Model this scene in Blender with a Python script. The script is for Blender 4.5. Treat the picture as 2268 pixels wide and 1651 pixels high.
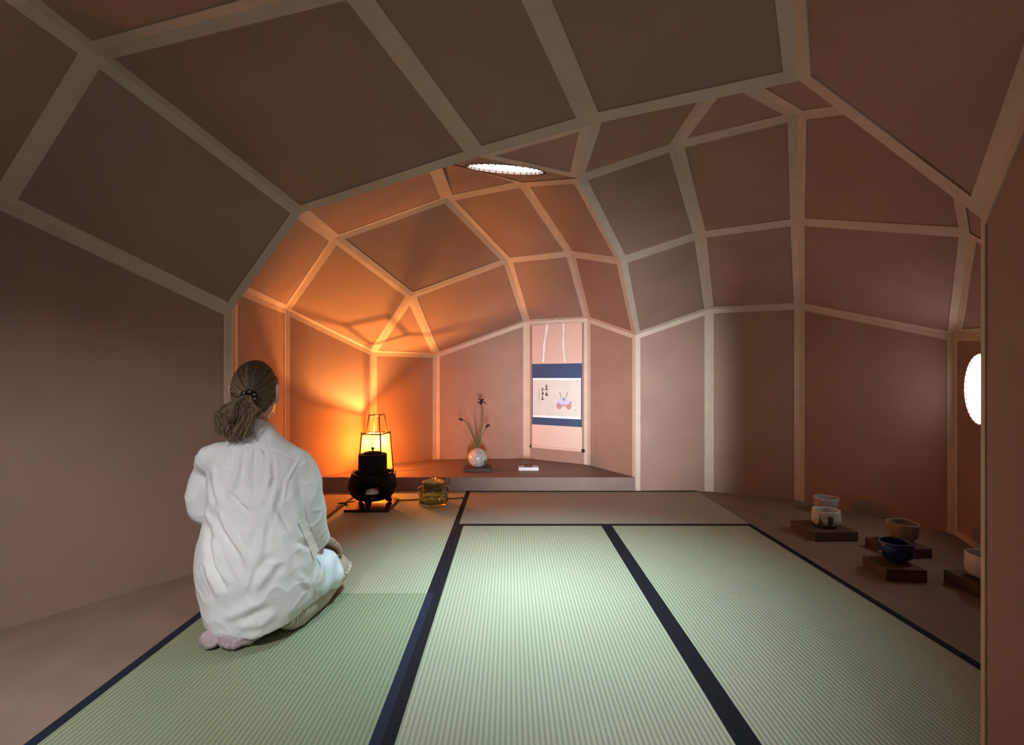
import bpy, bmesh, math, random
import numpy as np
from mathutils import Vector, Matrix, noise as mnoise
random.seed(7)
S = bpy.context.scene
for o in list(bpy.data.objects):
    bpy.data.objects.remove(o)
COL = S.collection
V3 = Vector
PI = math.pi

# ------------------------------------------------------------------ camera
cam_d = bpy.data.cameras.new('camera')
cam_d.sensor_width = 36.0
cam_d.lens = 36.0 * 1076.0 / 2268.0
cam_d.shift_x = (1134.0 - 1130.0) / 2268.0
cam_d.shift_y = (836.0 - 825.5) / 2268.0
cam_d.clip_start = 0.02
cam = bpy.data.objects.new('camera', cam_d)
COL.objects.link(cam)
cam.location = (0, 0, 0.87)
cam.rotation_euler = (PI / 2, 0, 0)
S.camera = cam

# ------------------------------------------------------------------ world and light
S.view_settings.view_transform = 'Standard'
S.view_settings.look = 'None'
S.view_settings.gamma = 1.0
S.view_settings.use_curve_mapping = False
S.view_settings.exposure = 0.0
W = bpy.data.worlds.new('world')
S.world = W
W.use_nodes = True
W.node_tree.nodes['Background'].inputs[0].default_value = (0.75, 0.87, 1.0, 1)
W.node_tree.nodes['Background'].inputs[1].default_value = 0.6

def area(name, loc, target, sx, sy, power, color, spread=180, shape='RECTANGLE'):
    d = bpy.data.lights.new(name, 'AREA')
    d.shape = shape
    d.size = sx
    if shape in ('RECTANGLE', 'ELLIPSE'):
        d.size_y = sy
    d.energy = power
    d.color = color
    d.spread = math.radians(spread)
    o = bpy.data.objects.new(name, d)
    COL.objects.link(o)
    o.location = loc
    o.rotation_euler = (V3(target) - V3(loc)).to_track_quat('-Z', 'Y').to_euler()
    return o

OC = V3((-0.02, 1.992, 1.722))          # roof oculus centre and inward normal
ON = V3((-0.071, 0.297, -0.952)).normalized()
WC = V3((2.365, 2.43, 0.81))            # round window centre on the right recess wall
area('skylight_daylight', OC + ON * 0.012, (0.12, 1.98, 0), 0.27, 0.27, 14.6, (0.66, 0.91, 1.0), 76, 'DISK')
area('entrance_daylight', (0.19, -1.36, 0.46), (0.62, 4, 0.66), 0.13, 0.62, 12.5, (0.93, 0.95, 1.0), 31)
area('entrance_fill_light', (0.26, -1.37, 0.42), (0.1, 1.0, 1.25), 0.36, 0.74, 5.4, (0.95, 0.95, 0.98), 170)  # added fill lamp in the doorway, lifts the foreground ceiling
area('front_fill_light', (-0.93, 0.10, 1.735), (-1.32, 1.28, 0.10), 0.30, 0.30, 8.8, (0.95, 0.97, 1.0), 72, 'DISK')  # added lamp out of view, brightens the left foreground floor

# ------------------------------------------------------------------ materials
def mat(name, col, rough=0.8, noise=0.0, nscale=20, bump=0.0, bscale=200, metallic=0.0, stretch=None, spec=0.3, col2=None, sheen=0.0, transmission=0.0, ior=1.45, coat=0.0):
    m = bpy.data.materials.new(name)
    m.use_nodes = True
    nt = m.node_tree
    b = nt.nodes['Principled BSDF']
    b.inputs['Base Color'].default_value = (*col, 1)
    b.inputs['Roughness'].default_value = rough
    b.inputs['Metallic'].default_value = metallic
    b.inputs['Specular IOR Level'].default_value = spec
    b.inputs['IOR'].default_value = ior
    b.inputs['Transmission Weight'].default_value = transmission
    b.inputs['Coat Weight'].default_value = coat
    if sheen:
        b.inputs['Sheen Weight'].default_value = sheen
    tc = nt.nodes.new('ShaderNodeTexCoord')
    src = tc.outputs['Object']
    if stretch:
        mp = nt.nodes.new('ShaderNodeMapping')
        mp.inputs['Scale'].default_value = stretch
        nt.links.new(src, mp.inputs[0])
        src = mp.outputs[0]
    if noise or col2:
        n = nt.nodes.new('ShaderNodeTexNoise')
        n.inputs['Scale'].default_value = nscale
        n.inputs['Detail'].default_value = 5
        nt.links.new(src, n.inputs[0])
        r = nt.nodes.new('ShaderNodeValToRGB')
        a = col if col2 else tuple(c * (1 - noise) for c in col)
        c2 = col2 if col2 else tuple(min(1, c * (1 + noise)) for c in col)
        r.color_ramp.elements[0].position = 0.35
        r.color_ramp.elements[1].position = 0.65
        r.color_ramp.elements[0].color = (*a, 1)
        r.color_ramp.elements[1].color = (*c2, 1)
        nt.links.new(n.outputs[0], r.inputs[0])
        nt.links.new(r.outputs[0], b.inputs['Base Color'])
    if bump:
        n2 = nt.nodes.new('ShaderNodeTexNoise')
        n2.inputs['Scale'].default_value = bscale
        n2.inputs['Detail'].default_value = 3
        nt.links.new(src, n2.inputs[0])
        bp = nt.nodes.new('ShaderNodeBump')
        bp.inputs['Strength'].default_value = bump
        bp.inputs['Distance'].default_value = 0.002
        nt.links.new(n2.outputs[0], bp.inputs['Height'])
        nt.links.new(bp.outputs[0], b.inputs['Normal'])
    return m

def emis(name, col, strength):
    m = bpy.data.materials.new(name)
    m.use_nodes = True
    b = m.node_tree.nodes['Principled BSDF']
    b.inputs['Base Color'].default_value = (0.8, 0.8, 0.8, 1)
    b.inputs['Roughness'].default_value = 0.6
    b.inputs['Emission Color'].default_value = (*col, 1)
    b.inputs['Emission Strength'].default_value = strength
    return m

def ribbed(name, col, col2, axis, pitch, depth, rough=0.7, fine=True):
    """woven surface with regular ribs along one axis of the object"""
    m = mat(name, col, rough, spec=0.35)
    nt = m.node_tree
    b = nt.nodes['Principled BSDF']
    tc = nt.nodes.new('ShaderNodeTexCoord')
    sp = nt.nodes.new('ShaderNodeSeparateXYZ')
    nt.links.new(tc.outputs['Object'], sp.inputs[0])
    mu = nt.nodes.new('ShaderNodeMath'); mu.operation = 'MULTIPLY'
    mu.inputs[1].default_value = 2 * PI / pitch
    nt.links.new(sp.outputs[axis], mu.inputs[0])
    sn = nt.nodes.new('ShaderNodeMath'); sn.operation = 'SINE'
    nt.links.new(mu.outputs[0], sn.inputs[0])
    ad = nt.nodes.new('ShaderNodeMath'); ad.operation = 'MULTIPLY_ADD'
    ad.inputs[1].default_value = 0.5; ad.inputs[2].default_value = 0.5
    nt.links.new(sn.outputs[0], ad.inputs[0])
    pw = nt.nodes.new('ShaderNodeMath'); pw.operation = 'POWER'
    pw.inputs[1].default_value = 0.6
    nt.links.new(ad.outputs[0], pw.inputs[0])
    mp = nt.nodes.new('ShaderNodeMapping')
    mp.inputs['Scale'].default_value = (60, 900, 60) if axis == 0 else (900, 60, 60)
    nt.links.new(tc.outputs['Object'], mp.inputs[0])
    n = nt.nodes.new('ShaderNodeTexNoise'); n.inputs['Scale'].default_value = 1.0
    n.inputs['Detail'].default_value = 2
    nt.links.new(mp.outputs[0], n.inputs[0])
    n3 = nt.nodes.new('ShaderNodeTexNoise'); n3.inputs['Scale'].default_value = 5
    nt.links.new(tc.outputs['Object'], n3.inputs[0])
    mix = nt.nodes.new('ShaderNodeMix'); mix.data_type = 'RGBA'
    mix.inputs[6].default_value = (*col2, 1); mix.inputs[7].default_value = (*col, 1)
    s = nt.nodes.new('ShaderNodeMath'); s.operation = 'MULTIPLY_ADD'
    s.inputs[1].default_value = 0.35; 
    nt.links.new(n.outputs[0], s.inputs[0]); nt.links.new(pw.outputs[0], s.inputs[2])
    s2 = nt.nodes.new('ShaderNodeMath'); s2.operation = 'MULTIPLY_ADD'
    s2.inputs[1].default_value = 0.35
    s2b = nt.nodes.new('ShaderNodeMath'); s2b.operation = 'SUBTRACT'
    s2b.inputs[1].default_value = 0.35; s2b.use_clamp = True
    nt.links.new(n3.outputs[0], s2.inputs[0]); nt.links.new(s.outputs[0], s2.inputs[2])
    nt.links.new(s2.outputs[0], s2b.inputs[0])
    nt.links.new(s2b.outputs[0], mix.inputs[0])
    nt.links.new(mix.outputs[2], b.inputs['Base Color'])
    bp = nt.nodes.new('ShaderNodeBump'); bp.inputs['Distance'].default_value = depth
    bp.inputs['Strength'].default_value = 1.0
    nt.links.new(s.outputs[0], bp.inputs['Height'])
    nt.links.new(bp.outputs[0], b.inputs['Normal'])
    return m

M = {}
M['wall'] = mat('brown_paper_panel', (0.318, 0.203, 0.158), 0.75, noise=0.06, nscale=3, bump=0.08, bscale=300, spec=0.25)
M['trim'] = mat('tan_paper_rib', (0.55, 0.435, 0.355), 0.7, noise=0.05, nscale=12, bump=0.1, bscale=250, spec=0.25)
M['floor'] = mat('brown_floor_board', (0.245, 0.17, 0.13), 0.65, noise=0.08, nscale=6, bump=0.06, bscale=300, spec=0.3)
M['step'] = mat('alcove_board', (0.20, 0.13, 0.11), 0.5, noise=0.08, nscale=8, bump=0.05, bscale=250, spec=0.35)
M['rim'] = mat('rim_reed', (0.50, 0.38, 0.33), 0.6)
M['rimdark'] = mat('rim_binding', (0.05, 0.035, 0.03), 0.6)
M['pane'] = emis('daylit_pane', (0.97, 1.0, 0.97), 3.0)
M['pane_side'] = emis('bright_daylit_pane', (1.0, 0.99, 0.95), 8.0)
M['tat'] = ribbed('tatami_straw', (0.43, 0.44, 0.315), (0.30, 0.31, 0.212), 0, 0.0137, 0.0022)
M['tatgreen'] = ribbed('tatami_fresh_straw', (0.305, 0.35, 0.22), (0.20, 0.235, 0.145), 0, 0.0137, 0.0022)
M['tatcross'] = ribbed('tatami_cross_straw', (0.37, 0.335, 0.265), (0.30, 0.27, 0.215), 1, 0.0137, 0.0006)  # same straw as the other mats, warm light put into its colour
M['heri'] = mat('navy_black_border_cloth', (0.006, 0.0075, 0.012), 0.8, noise=0.2, nscale=80, spec=0.25)
M['heriblue'] = mat('navy_border_cloth', (0.009, 0.015, 0.036), 0.75, noise=0.2, nscale=80, spec=0.3)
M['iron'] = mat('black_iron', (0.005, 0.0045, 0.0045), 0.6, bump=0.3, bscale=160, spec=0.18)
M['lacquer'] = mat('black_lacquer', (0.008, 0.006, 0.006), 0.3, spec=0.5)
M['ceramicblack'] = mat('black_earthenware', (0.0045, 0.0035, 0.0035), 0.55, bump=0.12, bscale=90, spec=0.16)
M['ash'] = mat('white_ash', (0.80, 0.80, 0.80), 0.9, bump=0.2, bscale=200)
M['red'] = mat('red_lacquer', (0.55, 0.03, 0.05), 0.5)
M['lampwood'] = mat('red_brown_lamp_wood', (0.10, 0.025, 0.012), 0.5, noise=0.2, nscale=60)
M['cord'] = mat('brown_cord', (0.05, 0.025, 0.016), 0.7, noise=0.2, nscale=200)
M['darkwood'] = mat('dark_wood', (0.075, 0.042, 0.034), 0.55, noise=0.25, nscale=8, stretch=(2, 30, 30), bump=0.1, bscale=60)
M['darkwood2'] = mat('dark_wood_plank', (0.11, 0.068, 0.054), 0.6, noise=0.25, nscale=6, stretch=(2, 24, 24), bump=0.1, bscale=60)
M['whiteglaze'] = mat('white_glaze', (0.62, 0.60, 0.56), 0.35, noise=0.08, nscale=30, bump=0.15, bscale=60, spec=0.5)
M['whitecel'] = mat('white_crackle_glaze', (0.36, 0.34, 0.325), 0.22, col2=(0.55, 0.53, 0.51), nscale=40, bump=0.35, bscale=60, spec=0.5)
M['beigeglaze'] = mat('beige_glaze', (0.30, 0.23, 0.165), 0.5, noise=0.18, nscale=30, bump=0.15, bscale=70)
M['blueglaze'] = mat('blue_glaze', (0.010, 0.024, 0.11), 0.25, noise=0.5, nscale=25, spec=0.5)
M['ink'] = mat('ink', (0.02, 0.018, 0.02), 0.8)
M['greyink'] = mat('grey_ink', (0.10, 0.095, 0.095), 0.8)
M['paper'] = mat('ivory_paper', (0.60, 0.585, 0.545), 0.85, noise=0.03, nscale=10)
M['whitepaper'] = mat('white_paper', (0.84, 0.84, 0.86), 0.8)
M['scrollpink'] = mat('pink_scroll_cloth', (0.60, 0.42, 0.36), 0.85, noise=0.05, nscale=60, bump=0.1, bscale=500)
M['scrollpale'] = mat('pale_pink_scroll_cloth', (0.66, 0.49, 0.42), 0.85, noise=0.04, nscale=60, bump=0.1, bscale=500)
M['scrollblue'] = mat('slate_blue_scroll_cloth', (0.048, 0.072, 0.145), 0.85, noise=0.12, nscale=80, bump=0.1, bscale=500)
M['ribbon'] = mat('white_ribbon', (0.82, 0.76, 0.70), 0.8, noise=0.1, nscale=90)
M['ribbonpink'] = mat('pink_ribbon', (0.82, 0.62, 0.58), 0.8, noise=0.1, nscale=90)
M['lav'] = mat('lavender_wash', (0.50, 0.50, 0.72), 0.85, noise=0.12, nscale=120)
M['wing'] = mat('rose_brown_wash', (0.42, 0.25, 0.24), 0.85, noise=0.2, nscale=150)
M['wingpale'] = mat('pale_rose_wash', (0.52, 0.34, 0.32), 0.85, noise=0.2, nscale=150)
M['headgrey'] = mat('grey_wash', (0.20, 0.19, 0.21), 0.85, noise=0.2, nscale=150)
M['stem'] = mat('green_stem', (0.085, 0.115, 0.035), 0.5, noise=0.2, nscale=40)
M['bloom'] = mat('dark_purple_petal', (0.028, 0.010, 0.022), 0.6, noise=0.3, nscale=60)
M['incense'] = mat('brown_incense_block', (0.10, 0.045, 0.035), 0.7, noise=0.2, nscale=50)
M['skin'] = mat('skin', (0.60, 0.37, 0.28), 0.5, noise=0.05, nscale=40, spec=0.35)
M['shirt'] = mat('white_cotton', (0.77, 0.765, 0.75), 0.85, bump=0.08, bscale=900, spec=0.2, sheen=0.1)
M['shirttab'] = mat('cream_cotton', (0.78, 0.75, 0.68), 0.85, bump=0.08, bscale=900, spec=0.2)
M['sock'] = mat('mauve_wool_sock', (0.44, 0.34, 0.35), 0.95, noise=0.12, nscale=90, bump=0.4, bscale=380, spec=0.15)
M['knit'] = ribbed('cream_rib_knit', (0.68, 0.62, 0.50), (0.36, 0.31, 0.23), 1, 0.0085, 0.0020, rough=0.95)
M['hankie'] = mat('pale_blue_white_cotton', (0.78, 0.84, 0.88), 0.85, bump=0.06, bscale=700, spec=0.2)
M['tie'] = mat('black_scrunchie', (0.012, 0.008, 0.010), 0.6)
M['bead'] = mat('silver_bead', (0.75, 0.72, 0.70), 0.2, metallic=0.9)

# glass
def glass_mat():
    m = bpy.data.materials.new('olive_glass')
    m.use_nodes = True
    nt = m.node_tree
    b = nt.nodes['Principled BSDF']
    b.inputs['Base Color'].default_value = (0.66, 0.76, 0.55, 1)
    b.inputs['Roughness'].default_value = 0.03
    b.inputs['Transmission Weight'].default_value = 1.0
    b.inputs['IOR'].default_value = 1.45
    tc = nt.nodes.new('ShaderNodeTexCoord')
    vo = nt.nodes.new('ShaderNodeTexVoronoi'); vo.inputs['Scale'].default_value = 42
    nt.links.new(tc.outputs['Object'], vo.inputs['Vector'])
    bp = nt.nodes.new('ShaderNodeBump'); bp.inputs['Strength'].default_value = 0.6; bp.inputs['Distance'].default_value = 0.004
    nt.links.new(vo.outputs['Distance'], bp.inputs['Height'])
    nt.links.new(bp.outputs[0], b.inputs['Normal'])
    return m
M['glass'] = glass_mat()

def lamp_paper():
    m = bpy.data.materials.new('lit_lamp_paper')
    m.use_nodes = True
    nt = m.node_tree
    b = nt.nodes['Principled BSDF']
    b.inputs['Base Color'].default_value = (0.7, 0.5, 0.3, 1)
    tc = nt.nodes.new('ShaderNodeTexCoord')
    n = nt.nodes.new('ShaderNodeTexNoise'); n.inputs['Scale'].default_value = 22
    n.inputs['Detail'].default_value = 6
    nt.links.new(tc.outputs['Object'], n.inputs[0])
    r = nt.nodes.new('ShaderNodeValToRGB')
    r.color_ramp.elements[0].position = 0.38
    r.color_ramp.elements[0].color = (0.60, 0.16, 0.015, 1)
    r.color_ramp.elements[1].position = 0.55
    r.color_ramp.elements[1].color = (1.0, 0.42, 0.075, 1)
    nt.links.new(n.outputs[0], r.inputs[0])
    nt.links.new(r.outputs[0], b.inputs['Emission Color'])
    b.inputs['Emission Strength'].default_value = 0.9
    tr = nt.nodes.new('ShaderNodeBsdfTransparent')
    tr.inputs[0].default_value = (1.0, 0.85, 0.60, 1)
    mx = nt.nodes.new('ShaderNodeMixShader'); mx.inputs[0].default_value = 0.45
    out = nt.nodes['Material Output']
    nt.links.new(b.outputs[0], mx.inputs[1]); nt.links.new(tr.outputs[0], mx.inputs[2])
    nt.links.new(mx.outputs[0], out.inputs['Surface'])
    return m
M['lamp_paper'] = lamp_paper()

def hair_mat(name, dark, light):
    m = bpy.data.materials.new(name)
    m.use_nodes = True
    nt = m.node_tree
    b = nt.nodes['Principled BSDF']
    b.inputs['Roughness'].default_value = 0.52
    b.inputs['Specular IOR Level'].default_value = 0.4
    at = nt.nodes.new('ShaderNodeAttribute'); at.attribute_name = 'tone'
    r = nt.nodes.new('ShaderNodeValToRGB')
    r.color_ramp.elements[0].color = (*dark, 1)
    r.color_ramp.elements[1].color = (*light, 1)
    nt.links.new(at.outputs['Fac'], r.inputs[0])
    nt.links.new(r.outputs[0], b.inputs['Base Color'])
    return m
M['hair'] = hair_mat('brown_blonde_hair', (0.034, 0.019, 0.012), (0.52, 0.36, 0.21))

# ------------------------------------------------------------------ mesh helpers
class MB:
    def __init__(s):
        s.v = []; s.f = []; s.tone = []
    def add(s, verts, faces, tone=0.0):
        o = len(s.v)
        s.v += [tuple(p) for p in verts]
        s.tone += [tone] * len(verts)
        s.f += [tuple(i + o for i in f) for f in faces]
        return s
    def box(s, c, d, rz=0.0, taper=1.0):
        hx, hy, hz = d[0] / 2, d[1] / 2, d[2] / 2
        vs = []
        for z, k in ((-hz, 1.0), (hz, taper)):
            for x, y in ((-hx, -hy), (hx, -hy), (hx, hy), (-hx, hy)):
                x *= k; y *= k
                vs.append((c[0] + x * math.cos(rz) - y * math.sin(rz), c[1] + x * math.sin(rz) + y * math.cos(rz), c[2] + z))
        return s.add(vs, [(3, 2, 1, 0), (4, 5, 6, 7), (0, 1, 5, 4), (1, 2, 6, 5), (2, 3, 7, 6), (3, 0, 4, 7)])
    def lathe(s, prof, n=48, c=(0, 0, 0), wob=None, cap0=True, cap1=True):
        vs = []; fs = []
        for r, z in prof:
            for i in range(n):
                a = 2 * PI * i / n
                rr, zz = (r, z) if wob is None else wob(r, z, a)
                vs.append((c[0] + rr * math.cos(a), c[1] + rr * math.sin(a), c[2] + zz))
        m = len(prof)
        for j in range(m - 1):
            for i in range(n):
                k = (i + 1) % n
                fs.append((j * n + i, j * n + k, (j + 1) * n + k, (j + 1) * n + i))
        if cap0: fs.append(tuple(range(n - 1, -1, -1)))
        if cap1: fs.append(tuple((m - 1) * n + i for i in range(n)))
        return s.add(vs, fs)
    def tube(s, pts, rad, n=10, caps=True, flat=1.0, up=None, tone=0.0, rounded=True):
        pts = [V3(p) for p in pts]
        if not hasattr(rad, '__len__'): rad = [rad] * len(pts)
        rad = list(rad)
        if caps and rounded:
            d0 = (pts[0] - pts[1]).normalized(); d1 = (pts[-1] - pts[-2]).normalized()
            r0, r1 = rad[0], rad[-1]
            pts = [pts[0] + d0 * r0 * 0.92, pts[0] + d0 * r0 * 0.6] + pts + [pts[-1] + d1 * r1 * 0.6, pts[-1] + d1 * r1 * 0.92]
            rad = [r0 * 0.38, r0 * 0.8] + rad + [r1 * 0.8, r1 * 0.38]
        m = len(pts)
        t0 = (pts[1] - pts[0]).normalized()
        u = V3(up) if up is not None else (V3((0, 0, 1)) if abs(t0.z) < 0.9 else V3((1, 0, 0)))
        a = (u - t0 * u.dot(t0)).normalized()
        vs = []; fs = []
        for i in range(m):
            t = (pts[min(i + 1, m - 1)] - pts[max(i - 1, 0)]).normalized()
            a = (a - t * a.dot(t)).normalized()
            b = t.cross(a)
            for k in range(n):
                th = 2 * PI * k / n
                vs.append(pts[i] + (a * math.cos(th) * flat + b * math.sin(th)) * rad[i])
        for i in range(m - 1):
            for k in range(n):
                q = (k + 1) % n
                fs.append((i * n + k, i * n + q, (i + 1) * n + q, (i + 1) * n + k))
        if caps:
            fs.append(tuple(range(n - 1, -1, -1)))
            fs.append(tuple((m - 1) * n + k for k in range(n)))
        return s.add(vs, fs, tone)
    def ball(s, c, r, n=16, tone=0.0, rot=None):
        if not hasattr(r, '__len__'): r = (r, r, r)
        vs = []; fs = []
        m = max(6, n // 2)
        for j in range(1, m):
            ph = PI * j / m
            for i in range(n):
                a = 2 * PI * i / n
                p = V3((r[0] * math.sin(ph) * math.cos(a), r[1] * math.sin(ph) * math.sin(a), r[2] * math.cos(ph)))
                if rot is not None: p = rot @ p
                vs.append(p + V3(c))
        for j in range(m - 2):
            for i in range(n):
                k = (i + 1) % n
                fs.append((j * n + i, (j + 1) * n + i, (j + 1) * n + k, j * n + k))
        t = V3((0, 0, r[2])); b = V3((0, 0, -r[2]))
        if rot is not None: t = rot @ t; b = rot @ b
        vs += [t + V3(c), b + V3(c)]
        q = len(vs) - 2
        for i in range(n):
            k = (i + 1) % n
            fs.append((q, i, k)); fs.append((q + 1, (m - 2) * n + k, (m - 2) * n + i))
        return s.add(vs, fs, tone)
    def loft(s, rings, caps=True):
        n = len(rings[0]); vs = []; fs = []
        for r in rings: vs += list(r)
        for j in range(len(rings) - 1):
            for i in range(n):
                k = (i + 1) % n
                fs.append((j * n + i, j * n + k, (j + 1) * n + k, (j + 1) * n + i))
        if caps:
            fs.append(tuple(range(n - 1, -1, -1)))
            fs.append(tuple((len(rings) - 1) * n + i for i in range(n)))
        return s.add(vs, fs)

def smooth_path(pts, k=6):
    """Catmull-Rom through points"""
    p = [V3(q) for q in pts]
    p = [p[0] * 2 - p[1]] + p + [p[-1] * 2 - p[-2]]
    out = []
    for i in range(1, len(p) - 2):
        for j in range(k):
            t = j / k
            a, b, c, d = p[i - 1], p[i], p[i + 1], p[i + 2]
            out.append(0.5 * ((2 * b) + (c - a) * t + (2 * a - 5 * b + 4 * c - d) * t * t + (3 * b - a - 3 * c + d) * t ** 3))
    out.append(p[-2])
    return out

def obj(name, mb, m, parent=None, smooth=False, off=None, bevel=0.0, loc=None, solid=0.0):
    me = bpy.data.meshes.new(name)
    vs = mb.v if off is None else [(v[0] - off[0], v[1] - off[1], v[2] - off[2]) for v in mb.v]
    me.from_pydata(vs, [], mb.f)
    me.update()
    if any(mb.tone):
        at = me.attributes.new('tone', 'FLOAT', 'POINT')
        at.data.foreach_set('value', mb.tone)
    bm = bmesh.new(); bm.from_mesh(me)
    bmesh.ops.recalc_face_normals(bm, faces=bm.faces)
    bm.to_mesh(me); bm.free()
    if smooth:
        me.polygons.foreach_set('use_smooth', [True] * len(me.polygons))
    me.materials.append(m)
    o = bpy.data.objects.new(name, me)
    COL.objects.link(o)
    if loc is not None: o.location = loc
    if parent is not None: o.parent = parent
    if bevel:
        bv = o.modifiers.new('bevel', 'BEVEL'); bv.width = bevel; bv.segments = 2; bv.limit_method = 'ANGLE'
        bv.angle_limit = math.radians(40)
    if solid:
        sm = o.modifiers.new('thickness', 'SOLIDIFY'); sm.thickness = solid; sm.offset = 0
    return o

def sharp(o, deg=40):
    me = o.data
    me.polygons.foreach_set('use_smooth', [True] * len(me.polygons))
    bm = bmesh.new(); bm.from_mesh(me)
    for e in bm.edges:
        if len(e.link_faces) == 2 and e.calc_face_angle(0) > math.radians(deg): e.smooth = False
    bm.to_mesh(me); bm.free()
    return o

def tag(o, label, cat, group=None):
    o['label'] = label; o['category'] = cat
    if group: o['group'] = group
    return o

def thing(name, label, cat, loc=(0, 0, 0), rz=0.0, group=None):
    o = bpy.data.objects.new(name, None)
    o.empty_display_size = 0.05
    COL.objects.link(o)
    o.location = loc; o.rotation_euler = (0, 0, rz)
    return tag(o, label, cat, group)

def struct(o):
    o['kind'] = 'structure'
    return o

def apply_mods(o):
    dg = bpy.context.evaluated_depsgraph_get()
    dg.update()
    ev = o.evaluated_get(dg)
    me = bpy.data.meshes.new_from_object(ev)
    old = o.data
    o.modifiers.clear()
    me.name = old.name
    o.data = me
    bpy.data.meshes.remove(old)
    return o

def remesh(o, voxel, smooth_iter=4, subdiv=0):
    md = o.modifiers.new('remesh', 'REMESH'); md.mode = 'VOXEL'; md.voxel_size = voxel
    if smooth_iter:
        sm = o.modifiers.new('smooth', 'SMOOTH'); sm.iterations = smooth_iter; sm.factor = 0.5
    if subdiv:
        sb = o.modifiers.new('sub', 'SUBSURF'); sb.levels = subdiv; sb.render_levels = subdiv
    apply_mods(o)
    o.data.polygons.foreach_set('use_smooth', [True] * len(o.data.polygons))
    return o

# ------------------------------------------------------------------ the room shell
FZ = -0.008       # board floor; the mats' top is z = 0
V = {'b': (-1.321, 2.300, 1.186), 'c': (-0.906, 2.110, 1.588), 'e': (-0.109, 1.668, 1.631), 'f': (0.250, 1.495, 1.652), 'g': (0.735, 1.230, 1.624), 'h': (1.070, 1.100, 1.232), 'A0': (-1.770, 1.686, 1.487), 'A1': (-1.304, 1.516, 1.893), 'A2': (-0.406, 1.215, 1.859), 'A3': (-0.006, 1.076, 1.856), 'A4': (0.532, 0.936, 1.771), 'A5': (0.786, 0.666, 1.435), 'P1': (-1.595, 3.446, 1.354), 'P2': (-1.187, 4.201, 1.089), 'P3': (-0.690, 4.530, 1.085), 'P4': (0.157, 4.580, 1.398), 'P5': (0.679, 4.250, 1.387), 'P6': (0.960, 3.715, 1.195), 'P7': (1.529, 3.740, 1.395), 'P8': (2.058, 3.454, 1.387), 'P9': (2.480, 2.706, 1.106), 'P0': (-1.356, 2.392, 1.315), 'R1': (-0.990, 2.730, 1.657), 'R2': (-0.690, 3.375, 1.435), 'R4': (-0.016, 3.405, 1.690), 'R5': (0.398, 3.175, 1.679), 'R6': (0.627, 2.755, 1.530), 'R7': (1.091, 2.796, 1.691), 'R8': (1.512, 2.554, 1.691), 'R9': (1.868, 1.971, 1.458), 'S4': (-0.359, 2.758, 1.893), 'S5': (0.070, 2.512, 1.881), 'S6': (0.289, 2.114, 1.741), 'S7': (0.727, 2.142, 1.901), 'S8': (1.125, 1.901, 1.905), 'S9': (1.357, 1.505, 1.753), 'T4': (-0.323, 1.986, 1.782), 'T7': (0.673, 1.627, 1.824), 'T8': (0.736, 1.554, 1.820), 'U': (-0.268, 1.897, 1.715),
     'P10': (1.94, 1.50, 1.02), 'B0': (-1.62, -1.4, 1.28), 'B1': (-1.0, -1.4, 1.60), 'B2': (-0.4, -1.4, 1.597), 'B3': (0.05, -1.4, 1.70), 'B4': (0.5, -1.4, 1.62), 'B5': (0.90, -1.4, 1.30)}
V = {k: V3(v) for k, v in V.items()}
for k in ('b', 'h', 'A0', 'A5', 'P0', 'P1', 'P2', 'P3', 'P4', 'P5', 'P6', 'P7', 'P8', 'P9', 'P10', 'B0', 'B5'):
    V[k + '_'] = V3((V[k].x, V[k].y, FZ))
V['A0_'] = V3((-1.770, 1.686, FZ))
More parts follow.
